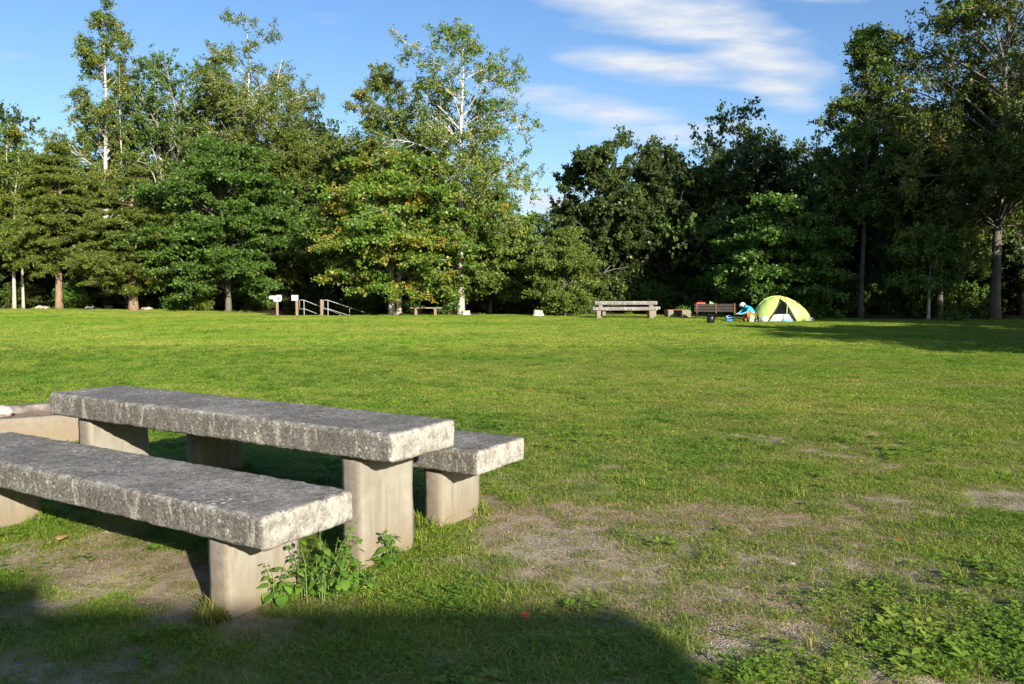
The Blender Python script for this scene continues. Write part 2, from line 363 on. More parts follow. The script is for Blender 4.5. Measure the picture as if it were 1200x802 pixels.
def ground_mat():
    t = NT('lawn_soil'); geo = t.n('ShaderNodeNewGeometry'); P = geo.outputs['Position']
    ab = t.n('ShaderNodeAttribute', _attribute_name='bare'); aw = t.n('ShaderNodeAttribute', _attribute_name='wood')
    n1 = t.noise(P, .35, 4); n2 = t.noise(P, 2.2, 5); n3 = t.noise(P, 18, 5, .7); n4 = t.noise(P, 120, 3, .7)
    turf = t.ramp(t.math('ADD', t.math('MULTIPLY', n1, .5), t.math('MULTIPLY', n2, .5)), [(.35, (.12, .18, .02)), (.5, (.17, .205, .03)), (.65, (.24, .215, .065))])
    soil = t.ramp(n2, [(.3, (.17, .135, .085)), (.5, (.28, .23, .155)), (.7, (.38, .325, .24))])
    ar = t.n('ShaderNodeAttribute', _attribute_name='red'); ag = t.n('ShaderNodeAttribute', _attribute_name='gravel'); red = t.math('MULTIPLY', ar.outputs['Fac'], t.ramp(n3, [(.35, .8), (.6, .15)]))
    soil = t.mix(red, soil, (.23, .115, .055))
    soil = t.mix(t.ramp(n3, [(.5, 0.), (.62, .6)]), soil, (.17, .135, .09))
    vor = t.n('ShaderNodeTexVoronoi', Scale=75.); t.l(P, vor.inputs['Vector'])
    grav = t.math('MULTIPLY_ADD', ag.outputs['Fac'], .85, .15)
    peb = t.math('MULTIPLY', grav, t.ramp(vor.outputs['Distance'], [(.25, 1.), (.5, 0.)]))
    soil = t.mix(t.math('MULTIPLY', peb, .9), soil, t.ramp(vor.outputs['Color'], [(.1, (.17, .165, .16)), (.9, (.52, .50, .48))]))
    soil = t.mix(t.ramp(n4, [(.58, 0.), (.68, .5)]), soil, (.52, .46, .37))
    bf = t.math('ADD', ab.outputs['Fac'], t.math('MULTIPLY_ADD', n3, .5, -.25))
    c = t.mix(t.ramp(bf, [(.22, 0.), (.48, 1.)]), turf, soil)
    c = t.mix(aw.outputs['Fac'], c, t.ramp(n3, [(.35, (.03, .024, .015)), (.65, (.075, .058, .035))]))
    h = t.math('ADD', n3, t.math('ADD', t.math('MULTIPLY', n4, .5), t.math('MULTIPLY', peb, .5)))
    t.bsdf(c, .95, t.bump(h, .7, .02), .1); M['lawn_soil'] = t.m
ground_mat()
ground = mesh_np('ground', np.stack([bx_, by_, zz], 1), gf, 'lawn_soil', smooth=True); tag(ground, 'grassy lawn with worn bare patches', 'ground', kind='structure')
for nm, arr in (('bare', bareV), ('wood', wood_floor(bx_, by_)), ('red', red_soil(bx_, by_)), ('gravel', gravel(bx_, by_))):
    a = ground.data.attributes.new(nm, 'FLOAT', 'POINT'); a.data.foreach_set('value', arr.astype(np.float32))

# ------------------------------------------------------------------ turf
def grass_mat(name, cols, dry):
    t = NT(name); geo = t.n('ShaderNodeNewGeometry'); oi = t.n('ShaderNodeObjectInfo'); P = geo.outputs['Position']
    n1 = t.noise(P, .35, 4); n2 = t.noise(P, 2.2, 5); isl = geo.outputs['Random Per Island']
    n0 = t.noise(t.mapping(P, (.55, 1, 1)), .13, 4, .6)
    f = t.math('ADD', t.math('MULTIPLY_ADD', t.math('ADD', n0, t.math('ADD', n1, n2)), .75, -.70), t.math('MULTIPLY_ADD', isl, .3, t.math('MULTIPLY_ADD', oi.outputs['Random'], .22, -.2)))
    c = t.ramp(f, [(.25, cols[0]), (.5, cols[1]), (.75, cols[2])])
    d = t.math('ADD', isl, t.math('MULTIPLY_ADD', t.math('ADD', n2, n0), .8, -.8))
    c = t.mix(t.ramp(d, [(dry, 0.), (dry + .08, .9)]), c, (.36, .28, .13))
    ad = t.n('ShaderNodeAttribute', _attribute_name='dry', _attribute_type='INSTANCER')
    c = t.mix(t.math('MULTIPLY', ad.outputs['Fac'], .8), c, t.ramp(isl, [(.2, (.17, .165, .04)), (.8, (.34, .27, .10))]))
    b = t.bsdf(c, .55, None, .25)
    tr = t.n('ShaderNodeBsdfTranslucent'); t.l(t.mix(1., c, (1.0, 1.15, .5), 'MULTIPLY'), tr.inputs['Color'])
    ms = t.n('ShaderNodeMixShader', Fac=.35); t.l(b.outputs[0], ms.inputs[1]); t.l(tr.outputs[0], ms.inputs[2]); t.l(ms.outputs[0], t.out.inputs[0])
    M[name] = t.m
grass_mat('grass_blade', [(.115, .245, .019), (.22, .345, .03), (.39, .395, .07)], .80)
simple('straw', (.36, .29, .16), .35, 30, .7)
grass_mat('clover', [(.10, .21, .02), (.17, .29, .03), (.25, .32, .046)], 1.2)

def blades(n, rad, hmin, hmax, w, lean, seed):
    r = np.random.default_rng(seed)
    a = r.uniform(0, 2 * np.pi, n); d = rad * np.sqrt(r.uniform(0, 1, n))
    p = np.stack([d * np.cos(a), d * np.sin(a), np.full(n, -.01)], 1)
    h = r.uniform(hmin, hmax, n) * (1 - .35 * (d / rad) ** 2)
    az = r.uniform(0, 2 * np.pi, n); ln = r.uniform(.15, 1, n) * lean
    dr = np.stack([np.cos(az), np.sin(az), np.zeros(n)], 1); sd = np.stack([-np.sin(az), np.cos(az), np.zeros(n)], 1)
    ww = (w * r.uniform(.7, 1.3, n))[:, None]; hh = h[:, None]; L = ln[:, None] * hh
    up = np.array([0, 0, 1.])
    m = p + up * hh * .6 + dr * L * .35; t = p + up * hh * (1 - .25 * ln[:, None]) + dr * L
    V = np.stack([p - sd * ww / 2, p + sd * ww / 2, m + sd * ww * .45, m - sd * ww * .45, t + sd * ww * .06, t - sd * ww * .06], 1).reshape(-1, 3)
    b = np.arange(n)[:, None] * 6
    Fc = np.concatenate([b + [0, 1, 2, 3], b + [3, 2, 4, 5]], 1).reshape(-1, 4)
    return V, Fc
def rosettes(n, rad, size, hmin, hmax, seed, three=False):
    """low broad leaves (clover, plantain) on short stalks"""
    r = np.random.default_rng(seed); V = []; Fc = []; k = 0
    for i in range(n):
        a = r.uniform(0, 6.283); d = rad * math.sqrt(r.uniform()); c = np.array([d * math.cos(a), d * math.sin(a), r.uniform(hmin, hmax)])
        m = 3 if three else int(r.integers(5, 8)); a0 = r.uniform(0, 6.28); s = size * r.uniform(.7, 1.3)
        for j in range(m):
            th = a0 + 6.283 * j / m + r.uniform(-.2, .2); u = np.array([math.cos(th), math.sin(th), r.uniform(.05, .6)]); w = np.array([-math.sin(th), math.cos(th), r.uniform(-.25, .25)])
            V += [c, c + u * s * .5 + w * s * .26, c + u * s * np.array([1, 1, .7]), c + u * s * .5 - w * s * .26]; Fc.append((k, k + 1, k + 2, k + 3)); k += 4
    return np.array(V), np.array(Fc)
protos = bpy.data.collections.new('turf_pieces')
def proto(name, V, Fc, mat):
    o = mesh_np(name, V, Fc, mat); COL.objects.unlink(o); protos.objects.link(o)
# 0-3 near tufts, 4-5 near clover, 6-7 wide lawn pieces, 8 coarse far pieces, 9 long tuft
for i in range(4): proto(f'turf_a{i}', *blades(46, .09, .010, .042 + .006 * i, .0034, 2.0 + .3 * i, 100 + i), 'grass_blade')
for i in range(2): proto(f'turf_b{i}', *rosettes(16, .09, .015, .012, .036, 200 + i, i == 0), 'clover')
for i in range(2): proto(f'turf_c{i}', *blades(480, .34, .014, .042, .0065, 1.8, 300 + i), 'grass_blade')
proto('turf_d0', *blades(520, .65, .02, .05, .014, 1.3, 400), 'grass_blade')
proto('turf_e0', *blades(44, .07, .04, .13, .0045, 1.4, 500), 'grass_blade')
proto('turf_g0', *blades(26, .12, .006, .03, .0035, 5.0, 700), 'straw')
proto('turf_h0', np.array([[-.016, 0, .028], [0, -.010, .033], [.018, .002, .030], [.002, .011, .036]]), np.array([[0, 1, 2, 3]]), 'dry_leaf')
proto('turf_f0', *rosettes(6, .10, .034, .008, .03, 600), 'clover')
pts = []; ids = []; scl = []
def scatter(n, y0, y1, fn, kinds, smin, smax, xm=1.02, keep=None):
    n = int(n * 1.27); u = rng.uniform(0, 1, n); y = np.sqrt(y0 * y0 + u * (y1 * y1 - y0 * y0)); x = rng.uniform(-1, 1, n) * (y * xm + .8)
    p = fn(x, y) ; k = rng.uniform(0, 1, n) < p
    x, y = x[k], y[k]
    pts.append(np.stack([x, y, gz(x, y)], 1)); ids.append(rng.choice(kinds, len(x))); scl.append(rng.uniform(smin, smax, len(x)))
# footprint of the concrete furniture: no turf grows through the legs, less under the slabs
TX, TY, YAW = -.5731, 3.8177, .5467
Ux, Uy = -math.cos(YAW), math.sin(YAW); Vx, Vy = math.sin(YAW), math.cos(YAW)
def loc_uv(x, y): return (x - TX) * Ux + (y - TY) * Uy, (x - TX) * Vx + (y - TY) * Vy
TL, TW, TT, BL, BW, BT, BH, G1, G2, S1, S2 = 2.965, .5215, .149, 2.943, .5346, .1437, .4954, .234, .256, .030, .032
LEG_A, LEG_W, LEG_T, BLEG_A, BLEG_W = .2444, .43, .141, .291, .418
LEGS = []
for v0, L_, W_, s_, a_, w_ in ((0, TL, TW, 0, LEG_A, LEG_W), (-G1 - BW, BL, BW, S1, BLEG_A, BLEG_W), (TW + G2, BL, BW, S2, BLEG_A, BLEG_W)):
    for u in (s_ + a_, s_ + L_ - a_ - LEG_T): LEGS.append((u, u + LEG_T, v0 + W_ / 2 - w_ / 2, v0 + W_ / 2 + w_ / 2))
def clear(x, y):
    u, v = loc_uv(x, y); c = np.ones_like(x)
    for a, b, e, f in LEGS: c *= ~((u > a - .02) & (u < b + .02) & (v > e - .02) & (v < f + .02))
    return c
def under(x, y):
    u, v = loc_uv(x, y); return ((u > .15) & (u < 2.9) & (v > -G1 - BW - .15) & (v < TW + G2 + BW * .8)).astype(float)
def hedge_clear(x, y): return (1 - wood_floor(x, y))
dens = lambda x, y: np.clip(1.02 - 1.2 * bare(x, y), .12, 1) ** 1.35
scatter(40000, 2.2, 9.0, lambda x, y: dens(x, y) * clear(x, y) * (1 - .6 * under(x, y)), [0, 1, 2, 3, 0, 1, 2, 3, 0, 4], .7, 1.35)
scatter(5200, 2.2, 9.0, lambda x, y: .05 + .32 * (fbm(x * 1.5, y * 1.5, 21, 3) > .53) * (dens(x, y) > .3) * clear(x, y), [4, 5, 4, 10], .7, 1.5)
scatter(520, 2.2, 9.0, lambda x, y: .9 * (fbm(x * 1.1, y * 1.1, 31, 3) > .56) * (dens(x, y) > .45) * clear(x, y), [9], .6, 1.1)
lush = lambda x, y: sstep(1.3, .5, ell(x, y, 2.1, 3.2, .85, .7) + 1.2 * (fbm(x * 3, y * 3, 44, 3) - .5)) + sstep(1.3, .5, ell(x, y, 1.0, 2.85, .35, .16))
scatter(9000, 2.2, 5.0, lambda x, y: .8 * np.clip(lush(x, y), 0, 1), [4, 5, 1, 10, 5, 3], .7, 1.5)
scatter(420, 2.2, 5.0, lambda x, y: np.clip(lush(x, y), 0, 1), [9], .4, .75)
scatter(14000, 2.2, 8.0, lambda x, y: .75 * (bare(x, y) > .25) * (fbm(x * 5, y * 5, 52, 3) > .44) * clear(x, y), [0, 1, 11, 2], .45, .9)
scatter(16000, 2.2, 10.0, lambda x, y: (.16 + 1.1 * bare(x, y) * (1.15 - bare(x, y))) * clear(x, y), [11, 11, 1, 3], .6, 1.3)
scatter(15000, 8.0, 20.0, lambda x, y: np.clip(1.05 - 1.0 * bare(x, y), 0, 1), [6, 7], .7, 1.2)
scatter(11000, 8.0, 20.0, lambda x, y: .8 * dens(x, y), [0, 1, 2, 4, 5, 3], 1.2, 2.0)
scatter(14000, 18.5, 50.0, lambda x, y: np.clip(1.05 - .8 * bare(x, y), 0, 1) * hedge_clear(x, y), [8], .7, 1.25)
scatter(3500, 18.5, 42.0, lambda x, y: .8 * hedge_clear(x, y), [0, 5], 1.3, 2.0)
scatter(2600, 36, 52, lambda x, y: .95 * (np.abs(wood_floor(x, y) - .45) < .44), [9, 9, 5], 1.2, 2.6)
scatter(1500, 2.2, 24., lambda x, y: np.full_like(x, .55), [12], .6, 1.5)
# longer grass round the feet of the legs
ex = []
for a, b, e, f in LEGS:
    for _ in range(16):
        side = rng.integers(4); q = rng.uniform(0, 1)
        u, v = [(a - .05, e + (f - e) * q), (b + .05, e + (f - e) * q), (a + (b - a) * q, e - .05), (a + (b - a) * q, f + .05)][side]
        ex.append((TX + Ux * u + Vx * v, TY + Uy * u + Vy * v))
ex = np.array(ex); pts.append(np.stack([ex[:, 0], ex[:, 1], gz(ex[:, 0], ex[:, 1])], 1)); ids.append(np.full(len(ex), 9)); scl.append(rng.uniform(.55, 1.1, len(ex)))
pts, ids, scl = np.concatenate(pts), np.concatenate(ids), np.concatenate(scl)
bp = bare(pts[:, 0], pts[:, 1]); scl = scl * np.where(ids == 9, 1, 1 - .4 * np.clip(bp * 1.4, 0, 1))
dry_ = np.clip(bp * 1.3 + .35 * sstep(-1, 3, pts[:, 0]) * (fbm(pts[:, 0] * .7, pts[:, 1] * .4, 71, 4) - .35) * 2, 0, 1) * rng.uniform(.45, 1, len(pts)) * np.where((ids == 4) | (ids == 5) | (ids == 10), .3, 1)
gm = bpy.data.meshes.new('grass'); gm.vertices.add(len(pts)); gm.vertices.foreach_set('co', pts.astype(np.float32).ravel())
for nm, ty, arr in (('pick', 'INT', ids.astype(np.int32)), ('size', 'FLOAT', scl.astype(np.float32)), ('dry', 'FLOAT', dry_.astype(np.float32)), ('turn', 'FLOAT', rng.uniform(0, 6.283, len(pts)).astype(np.float32))):
    a = gm.attributes.new(nm, ty, 'POINT'); a.data.foreach_set('value', arr)
grass = bpy.data.objects.new('grass', gm); COL.objects.link(grass); tag(grass, 'short sunlit lawn grass with clover', 'grass', kind='stuff')
ng = bpy.data.node_groups.new('turf', 'GeometryNodeTree')
ng.interface.new_socket('Geometry', in_out='INPUT', socket_type='NodeSocketGeometry'); ng.interface.new_socket('Geometry', in_out='OUTPUT', socket_type='NodeSocketGeometry')
gi = ng.nodes.new('NodeGroupInput'); go = ng.nodes.new('NodeGroupOutput'); iop = ng.nodes.new('GeometryNodeInstanceOnPoints'); ci = ng.nodes.new('GeometryNodeCollectionInfo')
ci.inputs['Collection'].default_value = protos; ci.inputs['Separate Children'].default_value = True; ci.inputs['Reset Children'].default_value = True
def named(nm, ty):
    n = ng.nodes.new('GeometryNodeInputNamedAttribute'); n.data_type = ty; n.inputs['Name'].default_value = nm; return [o for o in n.outputs if o.enabled and o.name == 'Attribute'][0]
iop.inputs['Pick Instance'].default_value = True
ng.links.new(gi.outputs[0], iop.inputs['Points']); ng.links.new(ci.outputs[0], iop.inputs['Instance']); ng.links.new(named('pick', 'INT'), iop.inputs['Instance Index'])
cx = ng.nodes.new('ShaderNodeCombineXYZ'); ng.links.new(named('turn', 'FLOAT'), cx.inputs['Z'])
e2r = ng.nodes.new('FunctionNodeEulerToRotation'); ng.links.new(cx.outputs[0], e2r.inputs[0]); ng.links.new(e2r.outputs[0], iop.inputs['Rotation'])
ng.links.new(named('size', 'FLOAT'), iop.inputs['Scale']); ng.links.new(iop.outputs[0], go.inputs[0])
gmod = grass.modifiers.new('turf', 'NODES'); gmod.node_group = ng

# ------------------------------------------------------------------ concrete furniture
def rounded_slab(L, W, T, r, seed, step=.022, chip=.012):
    """a cast slab: rounded arrises, pitted faces, chipped edges; centred on its middle"""
    def grid(n): return np.linspace(-.5, .5, n + 1)
    V = {}; P = []; Fc = []
    def vid(p):
        k = tuple(np.round(p, 5))
        if k not in V: V[k] = len(P); P.append(p)
        return V[k]
    D = (L, W, T); N = [max(4, int(d / step)) for d in D]
    for ax in range(3):
        b, c = (ax + 1) % 3, (ax + 2) % 3
        gb, gc = grid(N[b]) * D[b], grid(N[c]) * D[c]
        for sgn in (-1, 1):
            ids_ = np.zeros((len(gb), len(gc)), int)
            for i, q in enumerate(gb):
                for j, w in enumerate(gc):
                    p = [0, 0, 0]; p[ax] = sgn * D[ax] / 2; p[b] = q; p[c] = w; ids_[i, j] = vid(p)
            for i in range(len(gb) - 1):
                for j in range(len(gc) - 1):
                    q = (ids_[i, j], ids_[i + 1, j], ids_[i + 1, j + 1], ids_[i, j + 1]); Fc.append(q if sgn > 0 else q[::-1])
    P = np.array(P); inn = np.array([L / 2 - r, W / 2 - r, T / 2 - r]); c = np.clip(P, -inn, inn); d = P - c
    ln = np.linalg.norm(d, axis=1, keepdims=True); nrm = d / np.maximum(ln, 1e-6); out = c + nrm * r
    edge = (np.abs(d) > r * .35).sum(1) >= 2
    for i in range(len(out)):
        p = Vector(out[i]); s = Vector((seed * 5.1, seed * 2.3, seed))
        h = .004 * mnoise.noise(p * 9 + s) + .003 * mnoise.noise(p * 30 + s)
        if edge[i]: h -= chip * max(0, mnoise.noise(p * 7 + s * 2) + .35 * mnoise.noise(p * 25 + s)) 
        out[i] += nrm[i] * h
    return out, Fc
def build_furniture(name, label, cat, L, W, T, H, v0, s0, a, w, seed, group=None):
    mid = (TX + Ux * (s0 + L / 2) + Vx * (v0 + W / 2), TY + Uy * (s0 + L / 2) + Vy * (v0 + W / 2), 0)
    root = thing(name, mid, label, cat, group, rz=-YAW)          # local x runs along the slab
    P, Fc = rounded_slab(L, W, T, .02, seed, .015, .008)
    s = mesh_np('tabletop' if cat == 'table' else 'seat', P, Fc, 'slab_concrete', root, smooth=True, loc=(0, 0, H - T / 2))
    for sg in (-1, 1):
        P, Fc = rounded_slab(LEG_T, w, H - T + .118, .018, seed + 3 + sg, .03, .004)
        P[:, 2] += (H - T + .118) / 2 - .12
        mesh_np('leg', P, Fc, 'leg_concrete', root, smooth=True, loc=(sg * (L / 2 - a - LEG_T / 2), 0, 0))
    return root
build_furniture('picnic_table', 'thick weathered concrete picnic table between two concrete benches', 'table', TL, TW, TT, .72, 0, 0, LEG_A, LEG_W, 1)
build_furniture('bench', 'concrete bench nearest the camera, with weeds growing at its right leg', 'bench', BL, BW, BT, BH, -G1 - BW, S1, BLEG_A, BLEG_W, 7, 'concrete benches at the near table')
build_furniture('bench', 'concrete bench half hidden behind the near concrete table', 'bench', BL, BW, BT, BH, TW + G2, S2, BLEG_A, BLEG_W, 13, 'concrete benches at the near table')

# concrete hearth behind the near table
hr = thing('fire_pit', (-5.01, 7.28, 0), 'low concrete fire pit with rusty rim left of the near table', 'fire pit', rz=.6)
def slab_part(name, L, W, T, c, mat, parent, seed, r=.015):
    P, Fc = rounded_slab(L, W, T, r, seed, .035, .008); return mesh_np(name, P, Fc, mat, parent, smooth=True, loc=c)
slab_part('wall', 2.0, .14, .34, (0, -.42, .09), 'leg_concrete', hr, 21); slab_part('wall', 2.0, .14, .34, (0, .42, .10), 'sooty_concrete', hr, 22)
slab_part('wall', .14, .70, .34, (.93, 0, .09), 'leg_concrete', hr, 23); slab_part('wall', .14, .70, .34, (-.93, 0, .09), 'leg_concrete', hr, 24)
b = MB(); P_, F_ = rounded_slab(1.7, .69, .1, .01, 25, .05, .0); b.add(P_ + np.array([0, 0, .14]), F_); b.build('ash_bed', 'ash', hr, True)
b = MB()
for i in range(5): b.tube([(-.8, -.25 + i * .09, .225), (.84, -.25 + i * .09, .225)], .008)
b.box((.0, .14, .21), (1.7, .03, .02)); b.box((.0, -.28, .21), (1.7, .03, .02)); b.build('grate', 'sooty_iron', hr)
tag(MB().blob((-4.72, 7.42, .275), (.09, .08, .055), 3, .3).build('stone', 'stone', None, True), 'pale grey stone lying on the fire pit rim by the left edge', 'stone')

# ------------------------------------------------------------------ weeds at the legs
def weed(name, x, y, h, nst, seed, label, spread=.12, leaf=.05):
    r = random.Random(seed); root = thing(name, (x, y, gzf(x, y) - .01), label, 'weed', 'leafy weeds at the bench legs')
    st = MB(); V = []; Fc = []
    for i in range(nst):
        a = r.uniform(0, 6.28); d = spread * math.sqrt(r.random()); hh = h * r.uniform(.45, 1)
        p0 = Vector((d * .4 * math.cos(a), d * .4 * math.sin(a), 0)); ln = Vector((math.cos(a), math.sin(a), 0)) * r.uniform(.1, .35) * hh
        path = [p0 + Vector((0, 0, hh * t)) + ln * t * t + Vector((r.uniform(-.008, .008), r.uniform(-.008, .008), 0)) for t in (0, .2, .4, .6, .8, 1)]
        st.tube(path, [.003, .0027, .0023, .002, .0016, .0011], 5)
        nl = int(5 + hh / h * 8)
        for j in range(nl):
            t = .15 + .85 * (j + r.random() * .5) / nl; q = min(4, int(t * 5)); p = path[q].lerp(path[q + 1], t * 5 - q)
            th = j * 2.4 + r.uniform(-.5, .5); s = leaf * r.uniform(.4, 1.35) * (1.2 - .6 * t)
            out = Vector((math.cos(th), math.sin(th), r.uniform(-.9, .25))).normalized(); side = Vector((-math.sin(th), math.cos(th), r.uniform(-.3, .3))).normalized(); nn = out.cross(side)
            b0 = p + out * s * .55; st.tube([p, b0], [.0013, .001], 4)
            prof = [(-.08, .0), (-.16, .26), (.06, .46), (.38, .42), (.72, .2), (1.0, 0)]
            k = len(V)
            for u, w in prof: V.append(b0 + out * s * u + side * s * w + nn * s * (.12 * w - .15 * u * u))
            for u, w in prof[1:-1]: V.append(b0 + out * s * u - side * s * w + nn * s * (.12 * w - .15 * u * u))
            Fc += [(k, k + 1, k + 2, k + 7, k + 6), (k + 2, k + 3, k + 8, k + 7), (k + 3, k + 4, k + 9, k + 8), (k + 4, k + 5, k + 9)]
    st.build('stem', 'stem_green', root); m = MB(); m.add([v[:] for v in V], Fc); m.build('foliage', 'weed_leaf', root)
    return root
weed('weed', -.87, 3.64, .37, 19, 1, 'tall bushy heart-leaved weed between the near bench and the table leg', .25, .043)
weed('weed', -1.06, 3.56, .26, 5, 2, 'slim weed growing against the right leg of the nearest bench', .07, .048)
weed('weed', -.63, 4.09, .23, 5, 3, 'small weed casting its shadow on the table leg', .06, .05)
weed('weed', -1.27, 3.50, .13, 5, 4, 'short weed at the shaded left foot of the nearest bench leg', .07, .05)
weed('weed', -.70, 3.74, .17, 8, 5, 'low spreading weed right of the bushy weed', .15, .042)

# fallen leaves, scraps and stones on the turf
def flat_leaf(name, px, py, s, mat, label, seed):
    r = random.Random(seed); u = -(py - 401) / F; c, s_ = math.cos(PITCH), math.sin(PITCH); k = -CH / (u * c - s_)
    x, y = (px - 600) / F * k, k * (c + u * s_)
    a = r.uniform(0, 6.28); U_ = Vector((math.cos(a), math.sin(a), r.uniform(-.2, .3))); W_ = Vector((-math.sin(a), math.cos(a), r.uniform(-.3, .3)))
    pr = [(0, 0), (.15, .3), (.5, .42), (.8, .25), (1.05, 0), (.8, -.25), (.5, -.42), (.15, -.3)]
    z0 = Vector((x, y, gzf(x, y) + .035)); V = [(z0 + U_ * s * p + W_ * s * q + Vector((0, 0, .2 * s * abs(q)))) for p, q in pr]
    V2 = [v - Vector((0, 0, .0015)) for v in V]
    m = MB(); m.add([v[:] for v in V + V2], [tuple(range(8)), tuple(range(15, 7, -1))] + [(i, 8 + i, 8 + (i + 1) % 8, (i + 1) % 8) for i in range(8)])
    tag(m.build(name, mat), label, 'leaf', 'fallen leaves on the lawn')
flat_leaf('fallen_leaf', 613, 733, .036, 'red_leaf', 'single red fallen leaf in the shaded foreground grass', 1)
flat_leaf('fallen_leaf', 842, 668, .04, 'dry_leaf', 'orange brown fallen leaf in the middle of the worn turf', 2)
flat_leaf('fallen_leaf', 707, 665, .035, 'dry_leaf', 'small brown fallen leaf at the edge of the bare soil patch', 5)
flat_leaf('fallen_leaf', 1054, 639, .03, 'red_leaf', 'dull red fallen leaf in the turf far right of the benches', 4)
flat_leaf('fallen_leaf', 69, 640, .07, 'dry_leaf', 'tan fallen leaf on the soil beneath the nearest bench', 3)
flat_leaf('paper_scrap', 926, 668, .035, 'white_cloth', 'small white paper scrap lying on the worn turf', 6)

# ------------------------------------------------------------------ trees
def unit(v): return v / np.maximum(np.linalg.norm(v, axis=-1, keepdims=True), 1e-9)
def leaves_mesh(st, en, nper, size, aspect, seed, upbias, jit, droop=0., along=.4):
    r = np.random.default_rng(seed); st = np.repeat(st, nper, 0); en = np.repeat(en, nper, 0); n = len(st)
    u = r.uniform(.05, 1.08, n)[:, None]
    p = st + (en - st) * u + r.normal(0, jit, (n, 3))
    a = unit(unit(en - st) * along + r.normal(0, .6, (n, 3)) + np.array([0, 0, -droop]))
    nn = r.normal(0, 1, (n, 3)) * (1 - upbias) * .7 + np.array([0, 0, upbias])
    w = unit(np.cross(nn, a)); s = (size * r.uniform(.6, 1.35, n))[:, None]
    V = np.stack([p - a * s * .5, p + w * s * aspect * .5 - a * s * .05, p + a * s * .5, p - w * s * aspect * .5 - a * s * .05], 1).reshape(-1, 3)
    return V, np.arange(n * 4).reshape(-1, 4)
